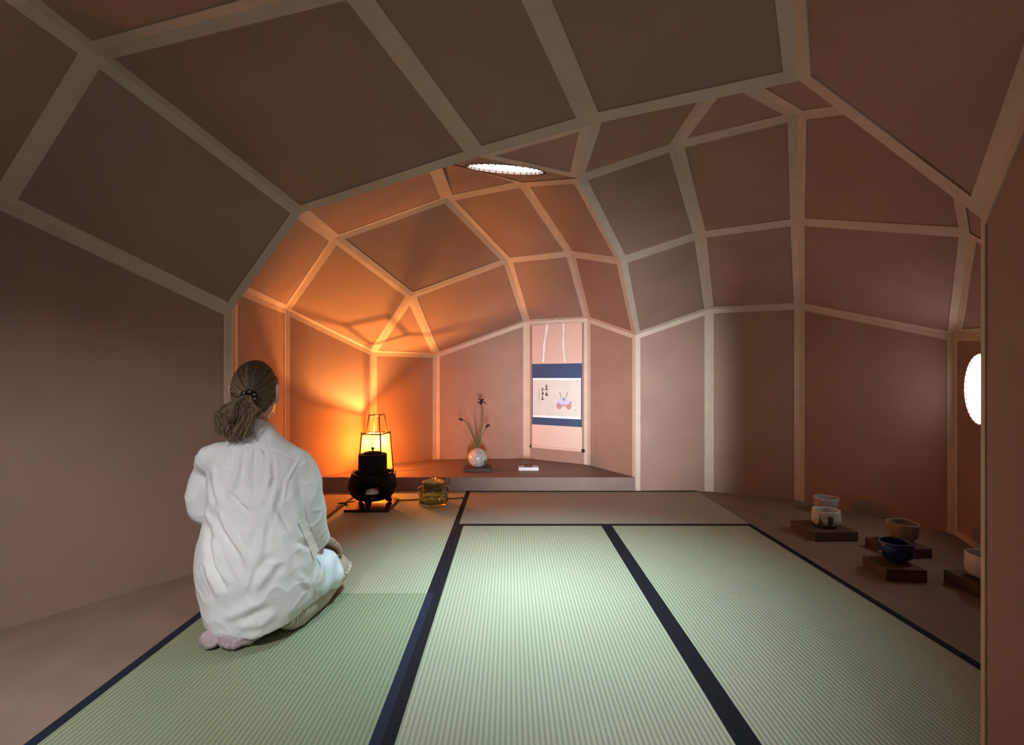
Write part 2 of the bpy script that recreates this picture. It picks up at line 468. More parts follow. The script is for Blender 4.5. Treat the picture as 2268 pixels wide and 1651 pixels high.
# (object, corners, True where the panel's edges carry ribs)
PAN = [
    ('wall_left', ['b', 'A0', 'A0_', 'b_'], 1), ('wall_left', ['A0', 'B0', 'B0_', 'A0_'], 1),
    ('ceiling', ['b', 'c', 'A1', 'A0'], 1), ('ceiling', ['c', 'e', 'A2', 'A1'], 1), ('ceiling', ['e', 'f', 'A3', 'A2'], 1),
    ('ceiling', ['f', 'g', 'A4', 'A3'], 1), ('ceiling', ['g', 'h', 'A5', 'A4'], 1),
    ('ceiling', ['A0', 'A1', 'B1', 'B0'], 1), ('OCF', ['A1', 'A2', 'B2', 'B1'], 1), ('ceiling', ['A2', 'A3', 'B3', 'B2'], 1),
    ('ceiling', ['A3', 'A4', 'B4', 'B3'], 1), ('ceiling', ['A4', 'A5', 'B5', 'B4'], 1),
    ('wall_right', ['h', 'h_', 'A5_', 'A5'], 1), ('wall_right', ['A5', 'A5_', 'B5_', 'B5'], 1),
    ('wall_back', ['P0', 'P0_', 'P1_', 'P1'], 1), ('wall_back', ['P1', 'P1_', 'P2_', 'P2'], 1), ('wall_back', ['P2', 'P2_', 'P3_', 'P3'], 1),
    ('wall_back', ['P3', 'P3_', 'P4_', 'P4'], 1), ('wall_back', ['P4', 'P4_', 'P5_', 'P5'], 1), ('wall_back', ['P5', 'P5_', 'P6_', 'P6'], 1),
    ('wall_back', ['b', 'b_', 'P0_', 'P0'], 1), ('wall_back', ['b', 'P0', 'c'], 0),
    ('wall_back_right', ['P6', 'P6_', 'P7_', 'P7'], 1), ('wall_back_right', ['P7', 'P7_', 'P8_', 'P8'], 1), ('wall_back_right', ['P8', 'P8_', 'P9_', 'P9'], 1),
    ('WIN', ['P9', 'P9_', 'P10_', 'P10'], 1), ('wall_back_right', ['P10', 'P10_', 'h_', 'h'], 0),
    ('dome', ['P1', 'P2', 'R2', 'R1'], 1), ('dome', ['P2', 'P3', 'R2'], 1), ('dome', ['P3', 'P4', 'R4', 'R2'], 1),
    ('dome', ['P4', 'P5', 'R5', 'R4'], 1), ('dome', ['P5', 'P6', 'R6', 'R5'], 1),
    ('dome', ['P0', 'P1', 'R1', 'c'], 1), ('dome', ['R1', 'R2', 'R4', 'S4'], 1), ('dome', ['R4', 'R5', 'S5', 'S4'], 1),
    ('dome', ['R5', 'R6', 'S6', 'S5'], 1), ('dome', ['c', 'R1', 'S4', 'T4'], 1), ('dome', ['T4', 'S4', 'S5', 'U'], 1),
    ('OCU', ['e', 'U', 'S5', 'S6'], 0), ('dome', ['e', 'S6', 'f'], 1), ('dome', ['c', 'T4', 'U', 'e'], 0),
    ('recess', ['P6', 'P7', 'R7', 'R6'], 1), ('recess', ['P7', 'P8', 'R8', 'R7'], 1), ('recess', ['P8', 'P9', 'R9', 'R8'], 1),
    ('recess', ['R6', 'R7', 'S7', 'S6'], 1), ('recess', ['R7', 'R8', 'S8', 'S7'], 1), ('recess', ['R8', 'R9', 'S9', 'S8'], 1),
    ('recess', ['S6', 'S7', 'T7', 'f'], 1), ('recess', ['S7', 'S8', 'T8', 'T7'], 1), ('recess', ['S8', 'S9', 'T8'], 1),
    ('recess', ['f', 'T7', 'g'], 0), ('recess', ['T7', 'T8', 'g'], 0), ('recess', ['T8', 'S9', 'g'], 0), ('recess', ['S9', 'h', 'g'], 0),
    ('recess', ['P9', 'P10', 'R9'], 1), ('recess', ['R9', 'P10', 'S9'], 0), ('recess', ['S9', 'P10', 'h'], 0),
]
CEN_F = V3((-0.3, 1.2, 0.75)); CEN_B = V3((-0.2, 3.0, 0.75)); CEN_R = V3((1.35, 2.45, 0.75))
def centre_for(name, ks):
    if name in ('recess', 'WIN', 'wall_back_right'): return CEN_R
    if name in ('dome', 'wall_back', 'OCU'): return CEN_B
    return CEN_F
def poly_normal(ps, cen):
    n = V3((0, 0, 0))
    for i in range(len(ps)):
        a, b = ps[i], ps[(i + 1) % len(ps)]
        n += a.cross(b)
    n.normalize()
    m = sum(ps, V3((0, 0, 0))) / len(ps)
    if n.dot(cen - m) < 0: n = -n
    return n
normals = []
node_n = {}
for name, ks, tr in PAN:
    n = poly_normal([V[k] for k in ks], centre_for(name, ks))
    normals.append(n)
    if tr:
        for k in ks: node_n.setdefault(k, []).append(n)
LIFT = 0.0035; RW = 0.035
def node_off(k):
    ns = node_n[k]
    a = sum(ns, V3((0, 0, 0))).normalized()
    d = min(1.0, max(0.45, min(a.dot(n) for n in ns)))
    return a * (LIFT / d)
shell = {}
trims = {}
for (name, ks, tr), n in zip(PAN, normals):
    ps = [V[k] for k in ks]
    if name not in ('WIN', 'OCU', 'OCF'):
        mb = shell.setdefault(name, MB())
        if len(ps) == 4:
            mb.add(ps, [(0, 1, 2), (0, 2, 3)])
        else:
            mb.add(ps, [tuple(range(len(ps)))])
    if not tr: continue
    N = len(ps)
    cen = sum(ps, V3((0, 0, 0))) / N
    low = [k.endswith('_') for k in ks]
    dist = []
    for i in range(N):
        j = (i + 1) % N
        d = RW
        if low[i] and low[j] and not (ks[i] == 'P9_' and ks[j] == 'P10_'): d = 0.0
        if set((ks[i], ks[j])) in ({'P0', 'c'}, {'f', 'T7'}, {'T8', 'T7'}, {'S9', 'T8'}, {'U', 'T4'}): d = 0.0
        if name == 'dome' and set((ks[i], ks[j])) == {'c', 'T4'}: d = 0.0
        if set((ks[i], ks[j])) in ({'A0', 'A0_'}, {'A5', 'A5_'}): d = 0.0
        dist.append(d)
    # in-plane inset
    inn = []
    ed = []
    for i in range(N):
        a, b = ps[i], ps[(i + 1) % N]
        t = (b - a).normalized()
        q = n.cross(t)
        if q.dot(cen - a) < 0: q = -q
        ed.append((a, t, q))
    for i in range(N):
        a0, t0, q0 = ed[i - 1]; a1, t1, q1 = ed[i]
        d0, d1 = dist[i - 1], dist[i]
        # p = ps[i] + x*q0 + y*q1 with p.q0 = d0, p.q1 = d1
        c = q0.dot(q1); den = 1 - c * c
        if den < 1e-4:
            inn.append(ps[i] + q1 * d1); continue
        x = (d0 - d1 * c) / den; y = (d1 - d0 * c) / den
        inn.append(ps[i] + q0 * x + q1 * y)
    if N == 4:                       # keep the rib on the panel's two triangles
        dn = n.cross(ps[2] - ps[0])
        tn = [(ps[1] - ps[0]).cross(ps[2] - ps[0]).normalized(), (ps[2] - ps[0]).cross(ps[3] - ps[0]).normalized()]
        s1 = (ps[1] - ps[0]).dot(dn)
        for i in range(N):
            k = 0 if (inn[i] - ps[0]).dot(dn) * s1 > 0 else 1
            inn[i] = inn[i] - n * ((inn[i] - ps[0]).dot(tn[k]) / n.dot(tn[k]))
    for i in range(N):
        if dist[i] == 0: continue
        j = (i + 1) % N
        key = frozenset((ks[i], ks[j]))
        mb = trims.setdefault(key, MB())
        o0 = ps[i] + node_off(ks[i]); o1 = ps[j] + node_off(ks[j])
        i0 = inn[i] + n * LIFT; i1 = inn[j] + n * LIFT
        j0 = inn[i] - n * 0.004; j1 = inn[j] - n * 0.004
        mb.add([o0, o1, i1, i0, j1, j0], [(0, 1, 2, 3), (3, 2, 4, 5)])

def holed(corners, n, c, r, seg=56):
    """polygon with a round hole"""
    bm = bmesh.new()
    ov = [bm.verts.new(p) for p in corners]
    es = [bm.edges.new((ov[i], ov[(i + 1) % len(ov)])) for i in range(len(ov))]
    a = n.orthogonal().normalized(); b = n.cross(a)
    cv = [bm.verts.new(c + (a * math.cos(2 * PI * i / seg) + b * math.sin(2 * PI * i / seg)) * r) for i in range(seg)]
    es += [bm.edges.new((cv[i], cv[(i + 1) % seg])) for i in range(seg)]
    bmesh.ops.triangle_fill(bm, use_beauty=True, use_dissolve=False, edges=es, normal=n)
    bm.verts.index_update()
    mb = MB()
    mb.add([v.co.copy() for v in bm.verts], [[v.index for v in f.verts] for f in bm.faces])
    bm.free()
    return mb
NM = {'dome': 'ceiling', 'recess': 'ceiling', 'ceiling': 'ceiling'}
iw = [i for i, p in enumerate(PAN) if p[0] == 'WIN'][0]
io = [i for i, p in enumerate(PAN) if p[0] == 'OCU'][0]
WN = normals[iw]; ON2 = normals[io]
def proj(p, ks, n): return p - n * (p - V[ks[0]]).dot(n)
WC = proj(WC, PAN[iw][1], WN); OC = proj(OC, PAN[io][1], ON2)
shell['wall_back_right'].add(*(lambda m: (m.v, m.f))(holed([V[k] for k in PAN[iw][1]], WN, WC, 0.178)))
shell['dome'].add(*(lambda m: (m.v, m.f))(holed([V[k] for k in PAN[io][1]], ON2, OC, 0.158)))
FN = normals[[i for i, p in enumerate(PAN) if p[0] == 'OCF'][0]]
FC = V3((-0.93, 0.10, 1.750))  # opening added in the unseen ceiling, goes with the front fill lamp
shell['ceiling'].add(*(lambda m: (m.v, m.f))(holed([V[k] for k in ('A1', 'A2', 'B2', 'B1')], FN, FC, 0.178)))
for nm in ('wall_left', 'wall_right', 'wall_back', 'wall_back_right', 'ceiling', 'dome', 'recess'):
    mb = shell[nm]
    o = obj(NM.get(nm, nm), mb, M['wall'])
    struct(o)
for i, (key, mb) in enumerate(trims.items()):
    struct(obj('trim_%d' % (i + 1), mb, M['trim']))

# front wall behind the camera with the entrance opening
mb = MB()
dx0, dx1, dz1 = 0.06, 0.46, 0.82
top = [V['B0'], V['B1'], V['B2'], V['B3'], V['B4'], V['B5']]
def topz(x):
    for p, q in zip(top, top[1:]):
        if p.x <= x <= q.x: return p.z + (q.z - p.z) * (x - p.x) / (q.x - p.x)
Yb = -1.4
left = [(-1.62, Yb, FZ), (dx0, Yb, FZ), (dx0, Yb, topz(dx0)), tuple(V['B3']), tuple(V['B2']), tuple(V['B1']), tuple(V['B0'])]
right = [(dx1, Yb, FZ), (0.9, Yb, FZ), tuple(V['B5']), (dx1, Yb, topz(dx1))]
mid = [(dx0, Yb, dz1), (dx1, Yb, dz1), (dx1, Yb, topz(dx1)), tuple(V['B4']), (dx0, Yb, topz(dx0))]
mb.add(left, [tuple(range(7))]).add(right, [(0, 1, 2, 3)]).add(mid, [tuple(range(5))])
struct(obj('wall_front', mb, M['wall'], solid=0.02))

# floor
mb = MB()
mb.box((0.4, 1.7, FZ - 0.03), (5.2, 6.6, 0.06))
struct(obj('floor', mb, M['floor']))
# raised alcove floor
mb = MB()
prof = [(-1.449, 3.715), (0.96, 3.715), (0.679, 4.25), (0.157, 4.58), (-0.69, 4.53), (-1.187, 4.201)]
mb.add([(x, y, FZ) for x, y in prof] + [(x, y, 0.104) for x, y in prof],
       [(0, 1, 2, 3, 4, 5), (6, 7, 8, 9, 10, 11)] + [(i, (i + 1) % 6, 6 + (i + 1) % 6, 6 + i) for i in range(6)])
struct(obj('floor', mb, M['step'], bevel=0.002))

# round windows: pane, tube, stitched rim
def round_window(name, c, n, r, depth):
    a = n.orthogonal().normalized(); b = n.cross(a)
    seg = 64
    def ring(rr, h): return [c + (a * math.cos(2 * PI * i / seg) + b * math.sin(2 * PI * i / seg)) * rr + n * h for i in range(seg)]
    e = thing(name, '', '', tuple(c)); del e['label']; del e['category']
    struct(e)
    mb = MB(); p = ring(r * 0.995, -depth)
    mb.add(p, [tuple(range(seg))])
    obj('pane', mb, M['pane_side'] if name == 'window_2' else M['pane'], e, off=c)
    mb = MB(); mb.loft([ring(r * 1.04, -depth - 0.004), ring(r, -depth - 0.004), ring(r, 0.004), ring(r + 0.008, 0.004), ring(r + 0.008, -0.004), ring(r * 1.04, -0.004)], caps=False)
    obj('reveal', mb, M['rim'], e, off=c)
    mb = MB()
    for i in range(36):
        a0 = 2 * PI * (i + random.uniform(-.15, .15)) / 36
        pts = [c + (a * math.cos(a0) + b * math.sin(a0)) * (r + d) + n * h for d, h in ((-0.001, -0.004), (-0.001, 0.0055), (0.008, 0.0055))]
        mb.tube(pts, 0.0015, 6)
    obj('lacing', mb, M['rimdark'], e, off=c)
    return e
round_window('window_1', OC, ON2, 0.158, 0.006)
round_window('window_2', WC, WN, 0.178, 0.010)
round_window('window_3_added', FC, FN, 0.178, 0.010)  # added skylight out of view, made for the foreground light

# ------------------------------------------------------------------ tatami mats
def tatami(label, x0, x1, y0, y1, along, m, hm=None, ends=(1, 1)):
    cx, cy = (x0 + x1) / 2, (y0 + y1) / 2
    t = thing('tatami_mat', label, 'tatami mat', (cx, cy, FZ), 0, 'tatami mats on the floor')
    mb = MB(); g = 0.0004
    mb.box((0, 0, -FZ / 2), (x1 - x0 - 2 * g, y1 - y0 - 2 * g, -FZ))
    obj('woven_cover', mb, m, t, bevel=0.0015)
    hw = 0.030
    for s in (-1, 1):
        w = hw
        mb = MB()
        if along == 'y':
            mb.box((s * ((x1 - x0) / 2 - w / 2 - g), 0, -FZ + 0.0006), (w, y1 - y0 - 2 * g, 0.0022))
        else:
            w = hw * (0.75 if s > 0 else 1.0)
            mb.box((0, s * ((y1 - y0) / 2 - w / 2 - g), -FZ + 0.0006), (x1 - x0 - 2 * g, w, 0.0022))
        obj('border_cloth', mb, hm or M['heri'], t)
    return t
XD, XA, XB, XC = -1.150, -0.3045, 0.564, 1.425
tatami('pale tatami mat under the black brazier and the glass jar', XD, XA, 1.955, 3.712, 'y', M['tat'])
tatami('greener tatami mat under the kneeling person', XD, XA, 0.215, 1.955, 'y', M['tatgreen'], M['heriblue'])
tatami('brownish tatami mat laid crosswise along the alcove step', XA, XC, 2.845, 3.712, 'x', M['tatcross'])
tatami('brightly lit tatami mat in the middle of the floor below the skylight', XA, XB, 1.09, 2.845, 'y', M['tat'])
tatami('tatami mat beside the bare floor that carries the tea bowls', XB, XC, 1.09, 2.845, 'y', M['tat'])

# ------------------------------------------------------------------ brazier, kettle, stand
BX, BY = -0.925, 3.27
t = thing('brazier_stand', 'low black lacquer stand under the black brazier', 'stand', (BX, BY, 0.001), 0.0)
mb = MB(); mb.box((-0.002, 0, 0.009), (0.288, 0.30, 0.014)); obj('board', mb, M['lacquer'], t, bevel=0.003)
t = thing('tea_brazier', 'round black tea brazier with a wide front opening holding a kettle', 'brazier', (BX, BY, 0.0175))
def furo_prof():
    return [(0.0, 0.030), (0.07, 0.030), (0.115, 0.045), (0.148, 0.080), (0.160, 0.118), (0.158, 0.150), (0.148, 0.182), (0.138, 0.205), (0.137, 0.216),
            (0.124, 0.216), (0.125, 0.205), (0.136, 0.180), (0.146, 0.150), (0.148, 0.118), (0.136, 0.084), (0.105, 0.058), (0.0, 0.048)]
n = 240
prof = []
base = furo_prof()
for (r0, z0), (r1, z1) in zip(base, base[1:]):
    for k in range(10):
        q = k / 10; prof.append((r0 + (r1 - r0) * q, z0 + (z1 - z0) * q))
prof.append(base[-1])
mb = MB(); mb.lathe(prof, n, cap0=False, cap1=False)
# cut the front opening (towards -y) and two notches in the rim
keep = []
cutang = math.radians(-82)
def cut_depth(cx, cz):
    ang = math.atan2(cx[1], cx[0])
    d = abs((ang - cutang + PI) % (2 * PI) - PI)
    if d < 0.60 and cz > 0.094 + 0.22 * max(0, d - 0.36) and cz < 0.172 - 0.10 * d * d: return True
    for a2 in (math.radians(15), math.radians(135)):
        d2 = abs((ang - a2 + PI) % (2 * PI) - PI)
        if d2 < 0.26 and cz > 0.200: return True
    return False
for f in mb.f:
    c = sum((V3(mb.v[i]) for i in f), V3((0, 0, 0))) / len(f)
    if math.hypot(c.x, c.y) > 0.06 and cut_depth(c, c.z): continue
    keep.append(f)
mb.f = keep
o = obj('bowl', mb, M['ceramicblack'], t, smooth=True)
for a in (-90, 30, 150):
    mb = MB()
    ca, sa = math.cos(math.radians(a)), math.sin(math.radians(a))
    mb.tube([(0.10 * ca, 0.10 * sa, 0.048), (0.105 * ca, 0.105 * sa, 0.022), (0.115 * ca, 0.115 * sa, 0.014)], [0.026, 0.020, 0.016], 14)
    obj('foot', mb, M['ceramicblack'], t, smooth=True)
for a in (15, 160):
    mb = MB(); ca, sa = math.cos(math.radians(a)), math.sin(math.radians(a))
    pts = []
    for k in range(13):
        th = 2 * PI * k / 12
        pts.append((0.150 * ca - sa * 0.017 * math.cos(th), 0.150 * sa + ca * 0.017 * math.cos(th), 0.198 + 0.017 * math.sin(th)))
    mb.tube(pts, 0.0035, 8, caps=False); obj('ring_handle', mb, M['rim'], t, smooth=True)
# ash mound in the opening
ax, ay = BX + 0.022, BY - 0.088
t2 = thing('ash_mound', 'white mound of ash showing in the opening of the black brazier', 'ash', (ax, ay, 0.088))
mb = MB()
mb.lathe([(0.050, 0.0), (0.0495, 0.012), (0.046, 0.026), (0.036, 0.041), (0.020, 0.051), (0.006, 0.0545)], 36, cap0=True, cap1=True,
         wob=lambda r, z, a: (r * (1 + 0.03 * math.sin(3 * a)), z))
obj('mound', mb, M['ash'], t2, smooth=True)
mb = MB(); mb.tube([(0.020, -0.012, 0.050), (0.034, -0.004, 0.060), (0.046, 0.0, 0.052)], 0.0035, 8)
obj('red_ember', mb, M['red'], t2, smooth=True)
mb = MB(); mb.lathe([(0.0, 0.0), (0.105, 0.0), (0.120, 0.03), (0.122, 0.036), (0.0, 0.040)], 40, cap0=False, cap1=False)
o = obj('ash_bed', mb, M['iron'], t, smooth=True, loc=(0, 0, 0.052))

t = thing('iron_kettle', 'tall straight black iron kettle standing in the brazier', 'kettle', (BX, BY, 0.112))
mb = MB()
mb.lathe([(0.0, 0.0), (0.080, 0.0), (0.090, 0.010), (0.0935, 0.03), (0.0935, 0.235), (0.091, 0.243), (0.060, 0.246), (0.056, 0.250), (0.0, 0.250)], 56, cap0=False, cap1=False)
obj('kettle_body', mb, M['iron'], t, smooth=False); sharp(t.children[0], 35)
mb = MB()
mb.lathe([(0.0, 0.249), (0.058, 0.249), (0.060, 0.252), (0.045, 0.257), (0.015, 0.260), (0.0, 0.2605)], 40, cap0=False, cap1=False)
lid = obj('kettle_lid', mb, M['iron'], t, smooth=True)
mb = MB()
mb.lathe([(0.0, 0.258), (0.005, 0.259), (0.004, 0.268), (0.010, 0.274), (0.011, 0.281), (0.006, 0.287), (0.0, 0.288)], 20, cap0=False, cap1=False)
obj('lid_knob', mb, M['iron'], lid, smooth=True)

# ------------------------------------------------------------------ glass jar
t = thing('glass_water_jar', 'olive glass water jar with a lid beside the brazier', 'jar', (-0.524, 3.33, 0.0005), 0.15)
def wob(r, z, a):
    return (r * (1 + 0.035 * math.sin(8 * a + z * 18) * (1 if 0.02 < z < 0.135 else 0)), z)
outer = [(0.0, 0.0), (0.085, 0.0), (0.099, 0.006), (0.101, 0.020), (0.095, 0.050), (0.085, 0.080), (0.077, 0.110), (0.074, 0.130), (0.077, 0.146), (0.079, 0.150)]
inner = [(0.075, 0.150), (0.072, 0.144), (0.069, 0.130), (0.072, 0.110), (0.080, 0.080), (0.090, 0.045), (0.094, 0.026), (0.080, 0.014), (0.0, 0.012)]
mb = MB(); mb.lathe(outer + inner, 64, wob=wob, cap0=False, cap1=False)
obj('jar_body', mb, M['glass'], t, smooth=True)
mb = MB(); mb.lathe([(0.0, 0.152), (0.079, 0.152), (0.082, 0.155), (0.079, 0.159), (0.06, 0.165), (0.02, 0.168), (0.0, 0.1685)], 56, cap0=False, cap1=False)
lid = obj('jar_lid', mb, M['glass'], t, smooth=True)
mb = MB(); mb.ball((0, 0, 0.180), (0.018, 0.018, 0.012), 20)
obj('lid_knob', mb, M['glass'], lid, smooth=True)
for s in (-1, 1):
    mb = MB()
    mb.tube(smooth_path([(s * 0.078, 0, 0.128), (s * 0.100, 0, 0.118), (s * 0.106, 0, 0.092), (s * 0.098, 0, 0.066), (s * 0.092, 0, 0.062)], 5), 0.005, 10)
    obj('jar_handle', mb, M['glass'], t, smooth=True)

# ------------------------------------------------------------------ cord on the mat
mb = MB()
path = [(-1.10, 3.28), (-1.13, 3.33), (-1.155, 3.345), (-1.175, 3.32), (-1.15, 3.295), (-1.11, 3.325), (-1.05, 3.40), (-0.92, 3.455), (-0.78, 3.415), (-0.68, 3.425), (-0.60, 3.46), (-0.50, 3.475), (-0.42, 3.46), (-0.36, 3.475), (-0.322, 3.485)]
zz = [0.006] * len(path); zz[4] = 0.012; zz[5] = 0.013
pts = smooth_path([(x, y, z) for (x, y), z in zip(path, zz)], 6)
mb.tube(pts, 0.0042, 8)
tag(obj('power_cord', mb, M['cord'], smooth=True), 'thin brown cord looping past the brazier and behind the glass jar', 'cord')

# ------------------------------------------------------------------ paper lantern
LX, LY = -1.072, 3.88
TZ = 0.104
t = thing('paper_lantern', 'glowing paper lantern in a red brown wooden frame behind the kettle', 'lantern', (LX, LY, TZ + 0.0005), math.radians(-13))
hb, ht, hz = 0.100, 0.080, 0.318
corn = [(-1, -1), (1, -1), (1, 1), (-1, 1)]
def lp(i, z):
    k = hb + (ht - hb) * z / hz
    return V3((corn[i][0] * k, corn[i][1] * k, z))
for i in range(4):
    mb = MB(); mb.tube([lp(i, 0.0), lp(i, hz + 0.012)], 0.0068, 4, rounded=False)
    obj('corner_post', mb, M['lampwood'], t)
for z, nm in ((0.022, 'bottom_rail'), (hz, 'top_rail')):
    for i in range(4):
        mb = MB(); mb.tube([lp(i, z), lp((i + 1) % 4, z)], 0.0058, 4, rounded=False)
        obj(nm, mb, M['lampwood'], t)
mb = MB()
for i in range(4):
    a0, a1, b1, b0 = lp(i, 0.024), lp((i + 1) % 4, 0.024), lp((i + 1) % 4, hz - 0.004), lp(i, hz - 0.004)
    mb.add([a0, a1, b1, b0], [(0, 1, 2, 3)])
obj('paper_shade', mb, M['lamp_paper'], t, solid=0.0012)
def hp(i, z):
    k = 0.060 + (0.043 - 0.060) * (z - hz) / 0.145
    return V3((corn[i][0] * k, corn[i][1] * k + 0.012, z))
for i in range(4):
    mb = MB(); mb.tube([hp(i, hz - 0.006), hp(i, hz + 0.152)], 0.0052, 4, rounded=False)
    obj('handle_post', mb, M['lampwood'], t)
for i in range(4):
    mb = MB(); mb.tube([hp(i, hz + 0.143), hp((i + 1) % 4, hz + 0.143)], 0.0045, 4, rounded=False)
    obj('handle_rail', mb, M['lampwood'], t)
for y in (-0.048, 0.072):
    mb = MB(); mb.tube([(-0.080, y, hz - 0.006), (0.080, y, hz - 0.006)], 0.004, 4, rounded=False)
    obj('cross_bar', mb, M['lampwood'], t)
mb = MB(); mb.box((0, 0, 0.006), (0.20, 0.20, 0.010)); bs = obj('base_board', mb, M['lampwood'], t)
mb = MB(); mb.lathe([(0.0, 0.011), (0.014, 0.011), (0.014, 0.16), (0.0, 0.16)], 20, c=(-0.022, 0.028, 0), cap0=False, cap1=False)
obj('bulb_socket', mb, M['lampwood'], t, smooth=True)
mb = MB(); mb.ball((-0.022, 0.028, 0.19), (0.024, 0.024, 0.032), 20)
bulb = obj('bulb', mb, emis('lit_bulb', (1.0, 0.42, 0.10), 12.0), t, smooth=True)
ld = bpy.data.lights.new('lantern_light', 'POINT')
ld.energy = 100; ld.color = (1.0, 0.40, 0.105); ld.shadow_soft_size = 0.012
lo = bpy.data.objects.new('lantern_light', ld); COL.objects.link(lo)
lo.parent = t; lo.location = (-0.010, 0.022, 0.242)

# ------------------------------------------------------------------ vase with irises on its board
VX, VY = -0.268, 4.015
t = thing('vase_board', 'dark square board under the round white vase', 'board', (VX + 0.0, VY, TZ + 0.0005), 0.03)
mb = MB(); mb.box((0, 0, 0.014), (0.222, 0.20, 0.026)); obj('board', mb, M['darkwood'], t, bevel=0.002)
t = thing('round_vase', 'round white crackled vase on the dark board in the alcove', 'vase', (VX, VY, TZ + 0.028))
pr = []
for k in range(0, 25):
    ph = PI * (0.13 + 0.80 * k / 24)
    pr.append((0.081 * math.sin(ph), 0.076 - 0.079 * math.cos(ph)))
pr = [(0.0, pr[0][1])] + pr
zt = pr[-1][1]; rt = pr[-1][0]
pr += [(rt - 0.004, zt + 0.006), (rt - 0.008, zt + 0.004), (rt - 0.006, zt - 0.01), (0.05, zt - 0.03), (0.0, zt - 0.05)]
zoff = pr[0][1]
pr = [(r, z - zoff) for r, z in pr]
mb = MB(); mb.lathe(pr, 48, cap0=False, cap1=False)
body = obj('vase_body', mb, M['whitecel'], t, smooth=True)
mb = MB()
a0 = math.radians(-35)
pts = []
for k in range(9):
    aa = a0 - 0.16 + 0.04 * k
    pts.append((0.0795 * math.cos(aa), 0.0795 * math.sin(aa), 0.046 + 0.010 * math.sin(k)))
mb.tube(pts, [0.003, 0.007, 0.010, 0.012, 0.012, 0.010, 0.008, 0.005, 0.003], 8)
obj('brown_mark', mb, M['greyink'], body, smooth=True)
vz = TZ + 0.028 + (zt - zoff)
def stem_thing(name, label, pts, r0, r1, bloom=None):
    t = thing(name, label, 'flower' if bloom else 'leaf', (VX, VY, vz - 0.05), 0, 'irises in the vase')
    P = smooth_path([(VX * 0, 0, 0)] + [(x, y, z) for x, y, z in pts], 6)
    k = len(P)
    mb = MB(); mb.tube(P, [r0 + (r1 - r0) * i / (k - 1) for i in range(k)], 8, flat=(1.0 if bloom else 0.35), up=(0, 1, 0))
    obj('stem' if bloom else 'blade', mb, M['stem'], t, smooth=True)
    if bloom:
        e = P[-1]
        if bloom == 'open':
            for a, ln, dz in ((0.2, 0.040, -0.012), (2.6, 0.042, -0.004), (4.4, 0.034, -0.014), (1.2, 0.03, 0.03), (3.6, 0.028, 0.034), (5.3, 0.026, 0.030)):
                mb = MB()
                mb.tube(smooth_path([e, e + V3((math.cos(a) * ln * 0.5, math.sin(a) * ln * 0.5, 0.012 + dz * 0.5)), e + V3((math.cos(a) * ln, math.sin(a) * ln, dz))], 4),
                        [0.003, 0.005, 0.008, 0.010, 0.012, 0.011, 0.009, 0.006, 0.003], 8, flat=0.4)
                obj('petal', mb, M['bloom'], t, smooth=True)
        else:
            mb = MB(); d = (P[-1] - P[-3]).normalized()
            mb.tube([e - d * 0.004, e + d * 0.008, e + d * 0.02, e + d * 0.03], [0.004, 0.010, 0.009, 0.004], 10)
            obj('bud', mb, M['bloom'], t, smooth=True)
            mb = MB(); mb.tube([e + d * 0.016, e + d * 0.02 + V3((0.012, -0.006, 0.004)), e + d * 0.018 + V3((0.022, -0.01, -0.004))], [0.003, 0.006, 0.003], 8)
            obj('bud_petal', mb, M['bloom'], t, smooth=True)
    return t
stem_thing('iris_flower', 'tallest iris with an open dark purple bloom in the vase', [(0.010, 0, 0.10), (0.030, -0.005, 0.22), (0.044, -0.01, 0.33), (0.040, -0.01, 0.385), (0.033, -0.01, 0.425)], 0.0052, 0.0036, 'open')
stem_thing('iris_flower', 'iris with a drooping dark bud leaning far left in the vase', [(-0.018, -0.004, 0.09), (-0.058, -0.01, 0.20), (-0.095, -0.01, 0.265), (-0.128, -0.01, 0.285)], 0.0068, 0.0036, 'bud')
stem_thing('iris_flower', 'short iris with a dark bud leaning right in the vase', [(0.012, -0.004, 0.08), (0.038, -0.01, 0.16), (0.072, -0.015, 0.225)], 0.0036, 0.0026, 'bud')
stem_thing('iris_leaf', 'longest upright blade leaf at the middle of the iris stems', [(-0.006, 0, 0.12), (-0.020, 0, 0.24), (-0.024, 0, 0.36)], 0.0060, 0.0008)
stem_thing('iris_leaf', 'upright blade leaf just right of the longest leaf in the vase', [(0.0, -0.004, 0.10), (-0.004, -0.006, 0.19), (-0.006, -0.006, 0.285)], 0.0058, 0.0008)
stem_thing('iris_leaf', 'thin wilted leaf reaching lowest to the left of the vase', [(-0.03, 0.004, 0.07), (-0.09, 0.006, 0.16), (-0.150, 0.006, 0.225)], 0.0030, 0.0006)
stem_thing('iris_leaf', 'blade leaf close beside the tall bloom stem in the vase', [(0.012, 0.006, 0.09), (0.022, 0.008, 0.16), (0.030, 0.008, 0.215)], 0.0058, 0.0010)

# ------------------------------------------------------------------ paper stack with incense block
t = thing('folded_paper_stack', 'white stack of folded paper on the alcove floor below the scroll', 'paper', (0.150, 4.02, TZ + 0.0005), 0.02)
for k in range(4):
    mb = MB(); mb.box((0.001 * (k % 2), 0.0012 * k, 0.0035 + 0.0062 * k), (0.165 - 0.001 * k, 0.085, 0.0058), 0.004 * k)
    obj('sheet_bundle', mb, M['whitepaper'], t, bevel=0.001)
t = thing('incense_block', 'small dark brown block lying on the white paper stack', 'incense', (0.152, 4.022, TZ + 0.0272), 0.05)
mb = MB(); mb.box((0, 0, 0.0085), (0.064, 0.036, 0.014)).box((0.02, 0, 0.0175), (0.02, 0.030, 0.004)); obj('block', mb, M['incense'], t, bevel=0.0015)

